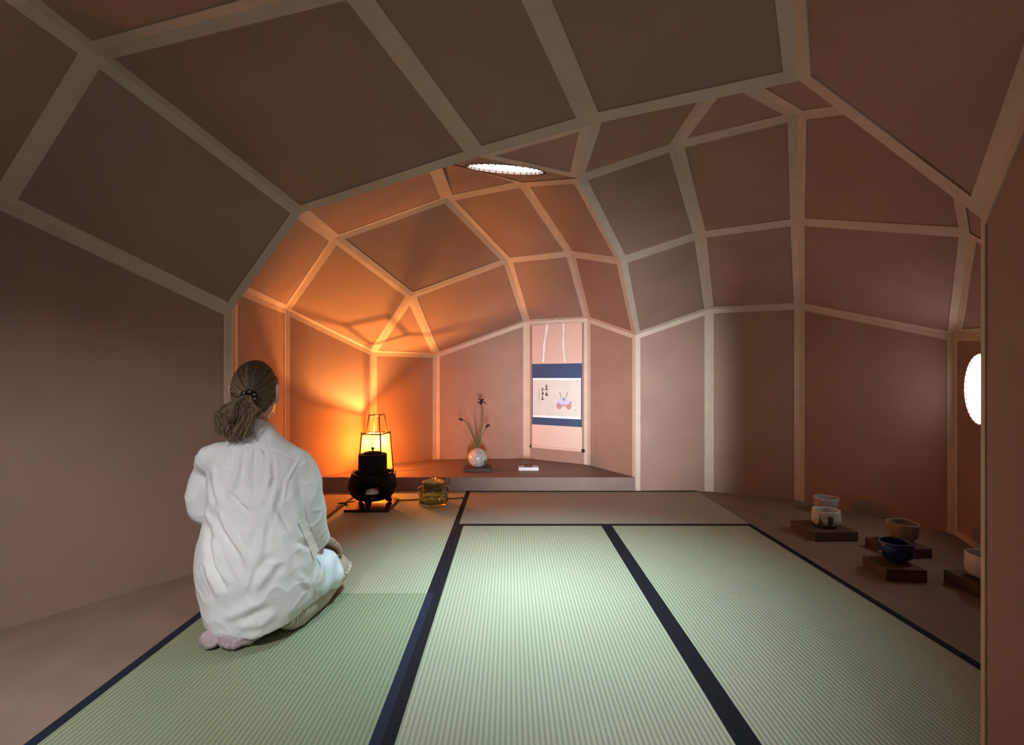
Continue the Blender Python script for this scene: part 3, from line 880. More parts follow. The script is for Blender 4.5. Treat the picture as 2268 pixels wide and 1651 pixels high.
# ------------------------------------------------------------------ hanging scroll
wv = V3((0.845, -0.534, 0)).normalized(); wn = V3((-0.534, -0.845, 0)).normalized()
so = V3((0.157, 4.58, 0)) + wv * 0.0644 + wn * 0.012
t = thing('hanging_scroll', 'hanging scroll with blue bands and a painted moth on the alcove wall', 'scroll', (so.x, so.y, 0.222), math.atan2(wv.y, wv.x))
SWD = 0.503
def panel(name, x0, x1, z0, z1, y, th, m, parent=t):
    mb = MB(); mb.box(((x0 + x1) / 2, y, (z0 + z1) / 2 - 0.222), (x1 - x0, th, z1 - z0))
    return obj(name, mb, m, parent)
panel('upper_cloth', 0, SWD, 0.990, 1.352, 0, 0.002, M['scrollpink'])
panel('lower_cloth', 0, SWD, 0.224, 0.434, 0, 0.002, M['scrollpale'])
panel('upper_blue_band', -0.001, SWD + 0.001, 0.8615, 0.993, -0.0008, 0.002, M['scrollblue'])
panel('lower_blue_band', -0.001, SWD + 0.001, 0.431, 0.500, -0.0008, 0.002, M['scrollblue'])
panel('blue_edge', -0.001, 0.0075, 0.495, 0.865, -0.0004, 0.002, M['scrollblue'])
panel('blue_edge', SWD - 0.008, SWD + 0.001, 0.495, 0.865, -0.0004, 0.002, M['scrollblue'])
mb = MB(); NX, NZ = 14, 10
pic = panel('picture_paper', 0.0075, SWD - 0.008, 0.499, 0.8625, -0.0016, 0.002, M['paper'])
# torn lighter strips at the top and bottom of the picture
for z0, sg, ph in ((0.8625, -1, 0.3), (0.499, 1, 2.1)):
    mb = MB(); vs = []; k = 40
    for i in range(k + 1):
        x = 0.0075 + (SWD - 0.0155) * i / k
        vs.append((x, -0.0029, z0 - 0.222)); 
        vs.append((x, -0.0029, z0 - 0.222 + sg * (0.015 + 0.009 * abs(math.sin(i * 0.83 + ph)) * (0.4 + 0.6 * math.sin(i * 0.31 + ph) ** 2))))
    mb.add(vs, [(2 * i, 2 * i + 2, 2 * i + 3, 2 * i + 1) for i in range(k)])
    obj('torn_strip', mb, M['whitepaper'], pic, solid=0.0004)
mb = MB(); mb.tube([(-0.006, 0, 1.352 - 0.222), (SWD + 0.006, 0, 1.352 - 0.222)], 0.006, 10, rounded=False)
obj('top_rod', mb, M['scrollpink'], t, smooth=False)
mb = MB(); mb.tube([(0.16, -0.002, 1.136), (0.25, -0.004, 1.168), (0.34, -0.002, 1.136)], 0.003, 6)
obj('hanging_cord', mb, M['ribbonpink'], t)
mb = MB(); mb.tube([(0.0, 0, 0.002), (SWD, 0, 0.002)], 0.0125, 16, rounded=False)
rol = obj('bottom_roller', mb, M['scrollpale'], t); sharp(rol)
for x0, x1, r in ((-0.020, 0.0, 0.013), (SWD, SWD + 0.024, 0.0145)):
    mb = MB(); mb.tube([(x0, 0, 0.002), (x0 + 0.003, 0, 0.002), (x1, 0, 0.002)], [r * 0.85, r, r], 18, rounded=False)
    sharp(obj('roller_knob', mb, M['lacquer'], rol))
for nm, xt, xb, m in (('hanging_ribbon', 0.162, 0.120, 'ribbon'), ('hanging_ribbon', 0.327, 0.337, 'ribbonpink')):
    mb = MB(); k = 14; vs = []
    for i in range(k + 1):
        q = i / k
        x = xt + (xb - xt) * q + 0.003 * math.sin(q * 9); z = 1.352 - 0.345 * q - 0.222
        y = -0.008 - 0.010 * math.sin(q * PI) - 0.002
        h = 0.0085 + 0.002 * math.sin(q * 14) + (0.004 if i == 0 else 0)
        vs += [(x - h, y, z), (x + h, y + 0.0015, z)]
    mb.add(vs, [(2 * i, 2 * i + 1, 2 * i + 3, 2 * i + 2) for i in range(k)])
    obj(nm, mb, M[m], t, solid=0.0015)
def sp(cx, cy): return V3(((cx - 175) * 0.0005, -0.0030, 0.993 - (cy - 245) * 0.000452 - 0.222))
def flatpoly(name, pts, m, parent, y=0.0):
    mb = MB(); mb.add([sp(*p) + V3((0, y, 0)) for p in pts], [tuple(range(len(pts)))])
    return obj(name, mb, m, parent, solid=0.0004)
def strokes(name, sts, m, parent):
    mb = MB()
    for pts, w in sts:
        P = smooth_path([sp(*p) for p in pts], 4) if len(pts) > 2 else [sp(*p) for p in pts]
        k = len(P)
        rad = [w * 0.0005 * (0.55 + 0.45 * math.sin(PI * (0.15 + 0.7 * i / (k - 1)))) for i in range(k)]
        mb.tube(P, rad, 8, flat=0.12, up=(0, 1, 0))
    return obj(name, mb, m, parent)
col1 = [([(470, 665), (488, 690), (470, 700)], 7), ([(455, 700), (490, 695)], 7), ([(480, 690), (478, 770)], 8), ([(462, 722), (492, 716)], 6), ([(458, 745), (492, 738)], 6), ([(448, 775), (480, 768), (512, 770)], 8),
        ([(470, 808), (472, 835)], 5), ([(486, 805), (488, 838)], 5), ([(450, 855), (475, 845), (500, 850)], 6), ([(462, 875), (480, 862), (500, 868), (512, 885)], 6), ([(455, 885), (480, 880), (505, 890)], 7), ([(478, 850), (476, 893)], 5)]
col2 = [([(382, 745), (408, 740), (412, 770), (385, 780), (382, 748)], 6), ([(385, 762), (410, 758)], 5), ([(398, 790), (392, 815), (410, 822), (396, 838)], 6), ([(375, 862), (395, 845), (425, 842)], 7), ([(410, 830), (388, 860), (415, 868), (390, 882)], 7),
        ([(396, 905), (394, 972)], 8), ([(380, 925), (412, 918)], 7), ([(384, 945), (410, 938)], 6), ([(376, 972), (400, 962), (426, 972)], 9)]
col3 = [([(320, 770 + 22 * i), (330 - 6 * (i % 2), 778 + 22 * i), (318 + 5 * (i % 3), 786 + 22 * i)], 4) for i in range(9)] + [([(322, 975), (330, 985)], 3), ([(326, 1010), (334, 1022)], 3), ([(322, 1045), (328, 1068)], 3)]
small = [([(1060, 1140), (1068, 1152)], 5), ([(1066, 1160), (1058, 1175)], 4), ([(1062, 1185), (1064, 1200)], 3), ([(1085, 575), (1096, 592)], 4), ([(1074, 1325), (1080, 1340)], 3), ([(526, 690), (530, 705)], 3)]
strokes('writing', col1, M['ink'], pic)
strokes('writing', col2, M['ink'], pic)
strokes('small_writing', col3, M['greyink'], pic)
for s_ in small: strokes('small_mark', [s_], M['greyink'], pic)
def blob(cx, cy, rx, ry, rot=0.0, n=28, sq=0.0):
    out = []
    for i in range(n):
        a = 2 * PI * i / n
        x, y = rx * math.cos(a), ry * math.sin(a) * (1 + sq * math.cos(a))
        out.append((cx + x * math.cos(rot) - y * math.sin(rot), cy + x * math.sin(rot) + y * math.cos(rot)))
    return out
for s_ in ([(778, 930), (770, 870), (760, 840), (742, 815)], [(880, 922), (886, 870), (896, 835), (912, 808)]): strokes('moth_antenna', [(s_, 5)], M['greyink'], pic)
strokes('small_mark', [([(945, 1018), (965, 1008), (980, 1016)], 7)], M['greyink'], pic)
flatpoly('moth_wing', [(722, 1012), (700, 1035), (682, 1070), (682, 1105), (700, 1138), (728, 1158), (755, 1160), (775, 1142), (790, 1112), (806, 1080), (790, 1050)], M['wing'], pic)
flatpoly('moth_wing', [(946, 1012), (966, 1035), (984, 1070), (984, 1105), (966, 1138), (938, 1158), (912, 1158), (892, 1140), (878, 1110), (862, 1080), (878, 1050)], M['wing'], pic)
flatpoly('moth_belly', [(775, 1050), (892, 1050), (880, 1095), (862, 1118), (848, 1085), (832, 1122), (815, 1100), (800, 1112), (785, 1085)], M['wingpale'], pic, -0.0003)
flatpoly('moth_body', [(718, 1022), (730, 985), (752, 958), (790, 942), (830, 948), (874, 942), (912, 958), (936, 985), (948, 1022), (920, 1052), (886, 1066), (856, 1050), (832, 1044), (808, 1050), (778, 1066), (745, 1050)], M['lav'], pic, -0.0006)
flatpoly('moth_head', blob(831, 954, 27, 29), M['headgrey'], pic, -0.0009)
flatpoly('moth_face', blob(831, 952, 9, 14), M['lav'], pic, -0.0012)
for s_ in ([(722, 1035), (745, 1058), (778, 1072), (806, 1056)], [(946, 1035), (920, 1058), (888, 1072), (860, 1056)]): strokes('wing_edge', [(s_, 3)], M['headgrey'], pic).location = (0, -0.0012, 0)
for s_ in ([(700, 1060), (735, 1100), (760, 1140)], [(968, 1060), (930, 1100), (905, 1140)]): strokes('wing_vein', [(s_, 2.5)], M['wingpale'], pic).location = (0, -0.0008, 0)

# ------------------------------------------------------------------ tea bowls and their boards
def bowl(label, x, y, z, r, h, m, shape='round', rz=0.0, tilt=0.0):
    t = thing('tea_bowl', label, 'tea bowl', (x, y, z), rz, 'tea bowls on the right')
    if shape == 'tub':
        o = [(r * 0.55, 0.006), (r * 0.80, 0.010), (r * 0.96, h * 0.22), (r * 1.0, h * 0.5), (r * 0.97, h * 0.82), (r * 0.95, h)]
    elif shape == 'flare':
        o = [(r * 0.50, 0.008), (r * 0.72, 0.014), (r * 0.88, h * 0.3), (r * 0.95, h * 0.6), (r * 1.0, h * 0.9), (r * 1.0, h)]
    else:
        o = [(r * 0.50, 0.008), (r * 0.78, 0.016), (r * 0.96, h * 0.35), (r * 1.0, h * 0.6), (r * 0.97, h * 0.85), (r * 0.955, h)]
    w = 0.0055
    i = [(o[-1][0] - w * 0.4, h + 0.002), (o[-1][0] - w, h - 0.001)] + [(max(0.004, q[0] - w), max(0.016, q[1])) for q in o[-2:0:-1]] + [(0.0, 0.016)]
    pr = [(0.0, 0.008)] + o + i
    ph = random.uniform(0, 6)
    def wob(rr, zz, a):
        k = zz / h
        return rr * (1 + 0.018 * math.sin(2 * a + ph) + 0.008 * math.sin(5 * a + ph * 2) * k), zz + (0.0018 * math.sin(2 * a + ph * 1.3) + 0.0014 * math.sin(3 * a)) * k * k
    mb = MB(); mb.lathe(pr, 56, cap0=False, cap1=False, wob=wob)
    b = obj('bowl_body', mb, m, t, smooth=True)
    mb = MB(); mb.lathe([(r * 0.44, 0.0), (r * 0.47, 0.0), (r * 0.50, 0.010), (r * 0.40, 0.010), (r * 0.42, 0.0)], 40, cap0=False, cap1=False)
    obj('foot_ring', mb, m, t, smooth=True)
    return t, b, r, h, wob
def paint(b, wob, r, h, pts, m, name='brush_mark', prof=None):
    """pts: outline in (angle, height fraction)"""
    mb = MB(); vs = []
    cx = sum(p[0] for p in pts) / len(pts); cz = sum(p[1] for p in pts) / len(pts)
    def P(a, k):
        rr, zz = wob((r * (0.96 + 0.04 * math.sin(PI * min(1, max(0, k))))) + 0.0022, h * k, a)
        return (rr * math.cos(a), rr * math.sin(a), zz)
    n = len(pts)
    vs = [P(cx, cz)] + [P(cx + (a - cx) * 0.5, cz + (k - cz) * 0.5) for a, k in pts] + [P(*p) for p in pts]
    fs = [(0, 1 + i, 1 + (i + 1) % n) for i in range(n)] + [(1 + i, 1 + n + i, 1 + n + (i + 1) % n, 1 + (i + 1) % n) for i in range(n)]
    mb.add(vs, fs)
    return obj(name, mb, m, b, smooth=True)
def plank(label, x, y, sx, sy, h, rz, m='darkwood2'):
    t = thing('display_board', label, 'board', (x, y, FZ + 0.0005), rz, 'boards under the tea bowls')
    mb = MB(); mb.box((0, 0, h / 2), (sx, sy, h)); obj('plank', mb, M[m], t, bevel=0.002)
    return FZ + h + 0.001
zb = plank('square dark board under the white tea bowl with grey brush marks', 1.742, 2.705, 0.232, 0.225, 0.050, 0.02)
t, b, r, h, wob = bowl('white tea bowl with two grey brush marks on the square dark board', 1.755, 2.70, zb, 0.070, 0.092, M['whiteglaze'], 'tub', 0.2)
va = math.atan2(-2.70, -1.755) - 0.2
paint(b, wob, r, h, [(va - 0.42, 0.93), (va - 0.36, 0.55), (va - 0.10, 0.22), (va - 0.05, 0.12), (va - 0.30, 0.08), (va - 0.56, 0.12), (va - 0.50, 0.32), (va - 0.44, 0.55)], M['greyink'])
paint(b, wob, r, h, [(va + 0.12, 0.74), (va + 0.14, 0.30), (va + 0.16, 0.12), (va + 0.36, 0.12), (va + 0.46, 0.30), (va + 0.50, 0.68), (va + 0.30, 0.78)], M['greyink'])
t, b, r, h, wob = bowl('pale tea bowl on the floor behind the bowl with grey brush marks', 2.035, 3.13, FZ + 0.001, 0.072, 0.105, M['whitecel'], 'flare', 0.9)
va = math.atan2(-3.13, -2.035) - 0.9
paint(b, wob, r, h, [(va + 0.62, 0.55), (va + 0.70, 0.30), (va + 0.74, 0.14), (va + 0.40, 0.10), (va + 0.50, 0.28)], M['ink'])
zb = plank('dark board under the beige tea bowl', 1.945, 2.44, 0.185, 0.19, 0.046, 0.10)
t, b, r, h, wob = bowl('beige tea bowl standing behind the blue one', 1.985, 2.46, zb, 0.070, 0.096, M['beigeglaze'], 'flare', 0.4)
va = math.atan2(-2.46, -1.985) - 0.4
paint(b, wob, r, h, [(va + 0.1, 0.30), (va + 0.3, 0.22), (va + 0.28, 0.10), (va - 0.1, 0.08), (va - 0.30, 0.18), (va - 0.1, 0.26)], M['greyink'])
zb = plank('dark board under the dark blue tea bowl', 1.708, 2.165, 0.165, 0.165, 0.052, -0.10)
t, b, r, h, wob = bowl('dark blue glazed tea bowl with a pale rim', 1.735, 2.185, zb, 0.066, 0.084, M['blueglaze'], 'round', 0.3)
mb = MB()
pts = []
for k in range(57):
    a = 2 * PI * k / 56
    rr, zz = wob(r * 0.955 - 0.002, h + 0.0015, a); pts.append((rr * math.cos(a), rr * math.sin(a), zz))
mb.tube(pts, 0.0026, 8, caps=False); obj('pale_rim', mb, mat('pale_blue_rim', (0.12, 0.15, 0.20), 0.3), b, smooth=True)
mb = MB(); aa = math.radians(165)
mb.tube([(0.060 * math.cos(aa), 0.060 * math.sin(aa), 0.045), (0.074 * math.cos(aa), 0.074 * math.sin(aa), 0.040), (0.062 * math.cos(aa), 0.062 * math.sin(aa), 0.026)], 0.006, 10)
obj('lug', mb, M['beigeglaze'], t, smooth=True)
zb = plank('dark board under the white tea bowl beside the right wall edge', 1.965, 1.985, 0.21, 0.20, 0.055, 0.05)
bowl('white tea bowl half hidden behind the right wall edge', 1.945, 1.985, zb, 0.068, 0.098, M['whiteglaze'], 'tub', 0.1)

# ------------------------------------------------------------------ the kneeling person
PR = V3((-0.886, 1.70, 0.0))
person = thing('person', 'person in a loose white shirt kneeling on the green mat, seen from behind', 'person', tuple(PR))
def az(d): return V3((math.sin(math.radians(d)), math.cos(math.radians(d)), 0))
def rt(d): return V3((math.cos(math.radians(d)), -math.sin(math.radians(d)), 0))
HC = V3((-0.943, 1.80, 0.812)); fh = az(-7); rh = rt(-7); UP = V3((0, 0, 1))
SH_C = V3((-0.905, 1.735, 0)); sf = az(-10); sr = rt(-10)
def S3(u, v, z): return SH_C + sr * u + sf * v + UP * z
# body: one continuous surface
mb = MB()
R3 = Matrix((rh, fh, UP)).transposed()
mb.ball(HC, (0.073, 0.092, 0.112), 28, rot=R3)
def hp3(u, v, z): return HC + rh * u + fh * v + UP * z
mb.ball(hp3(0, 0.040, -0.058), (0.054, 0.052, 0.056), 20, rot=R3)           # jaw
mb.ball(hp3(0, 0.074, -0.098), (0.020, 0.018, 0.018), 14)                    # chin
mb.tube([hp3(0, 0.093, 0.012), hp3(0, 0.106, -0.020), hp3(0, 0.112, -0.034)], [0.008, 0.010, 0.012], 12)   # nose
mb.ball(hp3(0, 0.102, -0.038), (0.017, 0.010, 0.009), 12, rot=R3)
mb.ball(hp3(0, 0.086, -0.062), (0.022, 0.012, 0.007), 12, rot=R3)
mb.ball(hp3(0, 0.085, -0.073), (0.019, 0.012, 0.007), 12, rot=R3)
for s in (-1, 1):
    mb.ball(hp3(s * 0.031, 0.078, 0.004), (0.015, 0.012, 0.012), 14, rot=R3)  # eyes
    mb.tube([hp3(s * 0.014, 0.092, 0.024), hp3(s * 0.032, 0.086, 0.027), hp3(s * 0.050, 0.070, 0.022)], 0.008, 10)
    mb.ball(hp3(s * 0.042, 0.066, -0.028), (0.022, 0.020, 0.022), 14)
    ear = [hp3(s * 0.073, -0.004, -0.032), hp3(s * 0.080, -0.012, -0.012), hp3(s * 0.083, -0.018, 0.010), hp3(s * 0.081, -0.012, 0.026), hp3(s * 0.076, 0.002, 0.026)]
    mb.tube(smooth_path(ear, 4), 0.0075, 10)
    mb.ball(hp3(s * 0.074, -0.006, 0.0), (0.008, 0.016, 0.026), 12, rot=R3)
mb.tube([S3(0, 0.035, 0.56), S3(0, 0.022, 0.64), hp3(0, -0.012, -0.10), hp3(0, -0.005, -0.05)], [0.048, 0.048, 0.048, 0.054], 20)  # neck
mb.tube([(-0.886, 1.69, 0.19), (-0.890, 1.70, 0.32), S3(0, 0, 0.44), S3(0, 0, 0.55)], [0.11, 0.085, 0.085, 0.07], 24)
mb.tube([S3(-0.14, 0.01, 0.565), S3(0, 0.01, 0.575), S3(0.13, 0.01, 0.545)], [0.030, 0.045, 0.030], 18)
hipR, hipL = V3((-0.80, 1.72, 0.15)), V3((-0.965, 1.73, 0.15))
kneeR, kneeL = V3((-0.735, 1.985, 0.082)), V3((-0.925, 2.05, 0.085))
mb.tube([hipR, (hipR + kneeR) / 2, kneeR], [0.085, 0.075, 0.058], 18)
mb.tube([hipL, (hipL + kneeL) / 2, kneeL], [0.085, 0.075, 0.058], 18)
ankR, ankL = V3((-0.800, 1.632, 0.050)), V3((-0.925, 1.655, 0.052))
mb.tube([kneeR, (kneeR + ankR) / 2 + V3((-0.02, 0, 0)), ankR], [0.052, 0.040, 0.034], 16)
mb.tube([kneeL, (kneeL + ankL) / 2 + V3((0, 0, -0.012)), ankL], [0.055, 0.048, 0.036], 16)
mb.tube([ankR, (-0.85, 1.600, 0.042), (-0.885, 1.580, 0.032)], [0.034, 0.032, 0.026], 14)
mb.tube([ankL, (-0.945, 1.61, 0.042), (-0.958, 1.575, 0.032)], [0.034, 0.032, 0.026], 14)
# arms
shR, elR, wrR = S3(0.135, 0.01, 0.545), V3((-0.754, 1.800, 0.330)), V3((-0.728, 1.885, 0.247))
shL, elL, wrL = S3(-0.145, 0.01, 0.565), V3((-1.096, 1.752, 0.395)), V3((-1.000, 1.955, 0.246))
for a, e, w in ((shR, elR, wrR), (shL, elL, wrL)):
    mid_ = V3((-0.748, 1.775, 0.44)) if w is wrR else V3((-1.084, 1.752, 0.495))
    mb.tube([a, mid_, e, (e + w) / 2, w], [0.024, 0.027, 0.028, 0.027, 0.022], 16)
# hands
def hand(w, d, lat, n, side):
    """w wrist, d finger direction, lat towards the thumb, n out of the back of the hand"""
    def P(a, l, h): return w + (d * a + lat * l + n * h) * 0.92
    for l, r in ((-0.027, 0.0105), (-0.010, 0.0125), (0.009, 0.0125), (0.026, 0.0115)):
        mb.tube([P(0.0, l * 0.55, 0.0), P(0.040, l * 0.9, 0.005), P(0.080, l * 1.05, 0.001)], [0.014, r, r * 0.95], 12)
    for l, ln, sp_ in ((-0.031, 0.055, -0.010), (-0.011, 0.072, -0.003), (0.010, 0.076, 0.003), (0.030, 0.066, 0.009)):
        a0 = P(0.078, l, 0.001)
        dd = (d + lat * (sp_ * 8)).normalized()
        mb.tube([a0, a0 + dd * ln * 0.42 - n * 0.006, a0 + dd * ln * 0.74 - n * 0.017, a0 + dd * ln - n * 0.030], [0.0095, 0.0085, 0.0078, 0.0065], 12)
    mb.tube([P(0.012, 0.020, -0.004), P(0.040, 0.042, -0.010), P(0.066, 0.052, -0.016), P(0.088, 0.054, -0.022)], [0.014, 0.0115, 0.0095, 0.0075], 12)
dR = (V3((-0.706, 1.985, 0.168)) - wrR).normalized()
latR = V3((-1, 0.25, 0.1)); latR = (latR - dR * latR.dot(dR)).normalized(); nR = latR.cross(dR)
if nR.z < 0: nR = -nR
hand(wrR, dR, latR, nR, 1)
dL = (V3((-0.955, 2.06, 0.165)) - wrL).normalized()
latL = V3((1, 0.2, 0.1)); latL = (latL - dL * latL.dot(dL)).normalized(); nL = latL.cross(dL)
if nL.z < 0: nL = -nL
hand(wrL, dL, latL, nL, -1)
body = obj('body', mb, M['skin'], person, smooth=True, off=PR)
remesh(body, 0.0042, 2)

def getco(me):
    n_ = len(me.vertices)
    co = np.empty(n_ * 3); me.vertices.foreach_get('co', co)
    no = np.empty(n_ * 3); me.vertices.foreach_get('normal', no)
    return co.reshape(-1, 3), no.reshape(-1, 3)
def setco(me, co):
    me.vertices.foreach_set('co', np.ascontiguousarray(co).reshape(-1)); me.update()
# socks
def sock(pts, rad, toes):
    mb = MB()
    mb.tube(smooth_path(pts, 3), np.interp(np.linspace(0, 1, (len(pts) - 1) * 3 + 1), np.linspace(0, 1, len(rad)), rad), 20)
    for c, r in toes: mb.ball(c, r, 18)
    s = obj('sock', mb, M['sock'], person, smooth=True, off=PR)
    remesh(s, 0.0045, 3)
    me = s.data
    co, no = getco(me)
    k = np.array([mnoise.noise(V3((a * 26, b * 26, c * 60))) * 0.0035 + mnoise.noise(V3((a * 70 + 4, b * 30, c * 80))) * 0.0018 + 0.005 * ((1 - abs(mnoise.noise(V3((a * 22 + 9, b * 30, c * 26))))) ** 5 - 0.35) for a, b, c in co])
    co = co + no * k[:, None]
    co[:, 2] = np.maximum(co[:, 2], 0.003)
    setco(me, co)
    return s
sock([(-0.800, 1.655, 0.055), (-0.828, 1.618, 0.052), (-0.862, 1.582, 0.040), (-0.893, 1.556, 0.028)], [0.040, 0.042, 0.038, 0.029],
     [((-0.898, 1.556, 0.025), (0.031, 0.026, 0.024)), ((-0.875, 1.552, 0.021), (0.026, 0.020, 0.019)), ((-0.855, 1.566, 0.028), (0.03, 0.022, 0.025))])
sock([(-0.915, 1.665, 0.055), (-0.930, 1.628, 0.055), (-0.948, 1.592, 0.042), (-0.966, 1.563, 0.028)], [0.040, 0.041, 0.037, 0.028],
     [((-0.972, 1.566, 0.025), (0.026, 0.027, 0.023)), ((-0.952, 1.556, 0.021), (0.022, 0.020, 0.019))])

# knit skirt over the folded legs
mb = MB()
mb.tube([hipR, (hipR + kneeR) / 2 + V3((0, 0, -0.01)), kneeR], [0.105, 0.098, 0.076], 26)
mb.tube([hipL, (hipL + kneeL) / 2, kneeL], [0.105, 0.095, 0.078], 26)
mb.tube([(hipR + hipL) / 2, (kneeR + kneeL) / 2 + V3((0, -0.03, 0))], [0.11, 0.075], 22)
mb.tube([kneeR, (-0.745, 1.85, 0.050), (-0.762, 1.70, 0.045)], [0.070, 0.066, 0.058], 22)
mb.tube([kneeL, (-0.955, 1.85, 0.05), (-0.94, 1.70, 0.045)], [0.070, 0.06, 0.05], 22)
sk = obj('knit_skirt', mb, M['knit'], person, smooth=True, off=PR)
remesh(sk, 0.006, 5, 1)
ax_d = (kneeR - hipR).normalized()
co, no = getco(sk.data)
co[:, 2] = np.maximum(co[:, 2], 0.004)
setco(sk.data, co)
from mathutils.bvhtree import BVHTree
sbvh = BVHTree.FromPolygons([v.co + PR for v in sk.data.vertices], [tuple(p.vertices) for p in sk.data.polygons])
mb = MB()
hem = []
for i, p in enumerate(smooth_path([(-0.66, 1.875, 0.060), (-0.655, 1.93, 0.074), (-0.645, 1.99, 0.082), (-0.66, 2.05, 0.095), (-0.70, 2.08, 0.105)], 10)):
    q, n_, _, _ = sbvh.find_nearest(p)
    hem.append(q + n_ * (0.003 + 0.002 * math.sin(i * 1.4)) + V3((0, 0, 0.003 * math.sin(i * 1.4))))
mb.tube(hem, [0.0072 + 0.0022 * math.sin(i * 1.4 + 1) for i in range(len(hem))], 12)
obj('ruffled_hem', mb, M['knit'], sk, smooth=True, off=PR)

# shirt
def ell(z, cx, cy, a, b, yaw, n=48, p=2.3, zf=None):
    out = []
    f_, r_ = az(yaw), rt(yaw)
    for i in range(n):
        t_ = 2 * PI * i / n
        c_, s_ = math.cos(t_), math.sin(t_)
        u = a * math.copysign(abs(c_) ** (2 / p), c_); v = b * math.copysign(abs(s_) ** (2 / p), s_)
        q = V3((cx, cy, z)) + r_ * u + f_ * v
        if zf: q.z += zf(u, v)
        out.append(q)
    return out
mb = MB()
hemf = lambda u, v: -0.030 * max(0, -v / 0.15) + 0.018 * (abs(u) / 0.19) ** 4
rings = [ell(0.062, -0.868, 1.685, 0.163, 0.143, 8, zf=hemf), ell(0.10, -0.870, 1.69, 0.179, 0.156, 8, zf=lambda u, v: hemf(u, v) * 0.5), ell(0.16, -0.876, 1.695, 0.188, 0.162, 6), ell(0.23, -0.884, 1.70, 0.192, 0.162, 3),
         ell(0.30, -0.890, 1.705, 0.180, 0.150, 0), ell(0.37, -0.892, 1.715, 0.165, 0.128, -4), ell(0.45, -0.896, 1.725, 0.160, 0.115, -8), ell(0.53, -0.902, 1.735, 0.162, 0.105, -10),
         ell(0.585, -0.906, 1.740, 0.160, 0.094, -10, zf=lambda u, v: -0.05 * u), ell(0.622, -0.908, 1.745, 0.130, 0.078, -10, zf=lambda u, v: -0.06 * u), ell(0.648, -0.910, 1.752, 0.092, 0.064, -10, zf=lambda u, v: -0.05 * u), ell(0.668, -0.914, 1.757, 0.068, 0.060, -10), ell(0.690, -0.920, 1.759, 0.060, 0.056, -10)]
mb.loft(rings)
mb.tube(smooth_path([S3(-0.09, 0.0, 0.612), S3(-0.148, 0.0, 0.588), (-1.086, 1.752, 0.540), (-1.102, 1.746, 0.49), (-1.108, 1.742, 0.44), (-1.104, 1.746, 0.395)], 4), np.interp(np.linspace(0, 1, 21), [0, .2, .4, .6, .8, 1], [0.036, 0.045, 0.047, 0.047, 0.047, 0.046]), 26)
mb.tube([(-1.104, 1.746, 0.395), (-1.078, 1.785, 0.350), (-1.040, 1.86, 0.295), (-1.004, 1.945, 0.250)], [0.046, 0.052, 0.048, 0.042], 22)
mb.tube(smooth_path([S3(0.08, 0.0, 0.592), S3(0.135, 0.0, 0.562), S3(0.160, 0.010, 0.50), (-0.748, 1.770, 0.44), (-0.748, 1.790, 0.375), (-0.750, 1.802, 0.320)], 4), np.interp(np.linspace(0, 1, 21), [0, .2, .4, .6, .8, 1], [0.038, 0.049, 0.056, 0.062, 0.066, 0.066]), 26)
mb.tube([(-0.750, 1.802, 0.320), (-0.748, 1.825, 0.285), (-0.742, 1.850, 0.245), (-0.738, 1.856, 0.232)], [0.066, 0.062, 0.056, 0.053], 24, rounded=False)
mb.tube([(-0.800, 1.72, 0.15), (-0.786, 1.79, 0.128), (-0.780, 1.815, 0.122)], [0.118, 0.113, 0.110], 28, rounded=False)
shirt = obj('shirt', mb, M['shirt'], person, smooth=True, off=PR)
remesh(shirt, 0.0065, 6, 1)
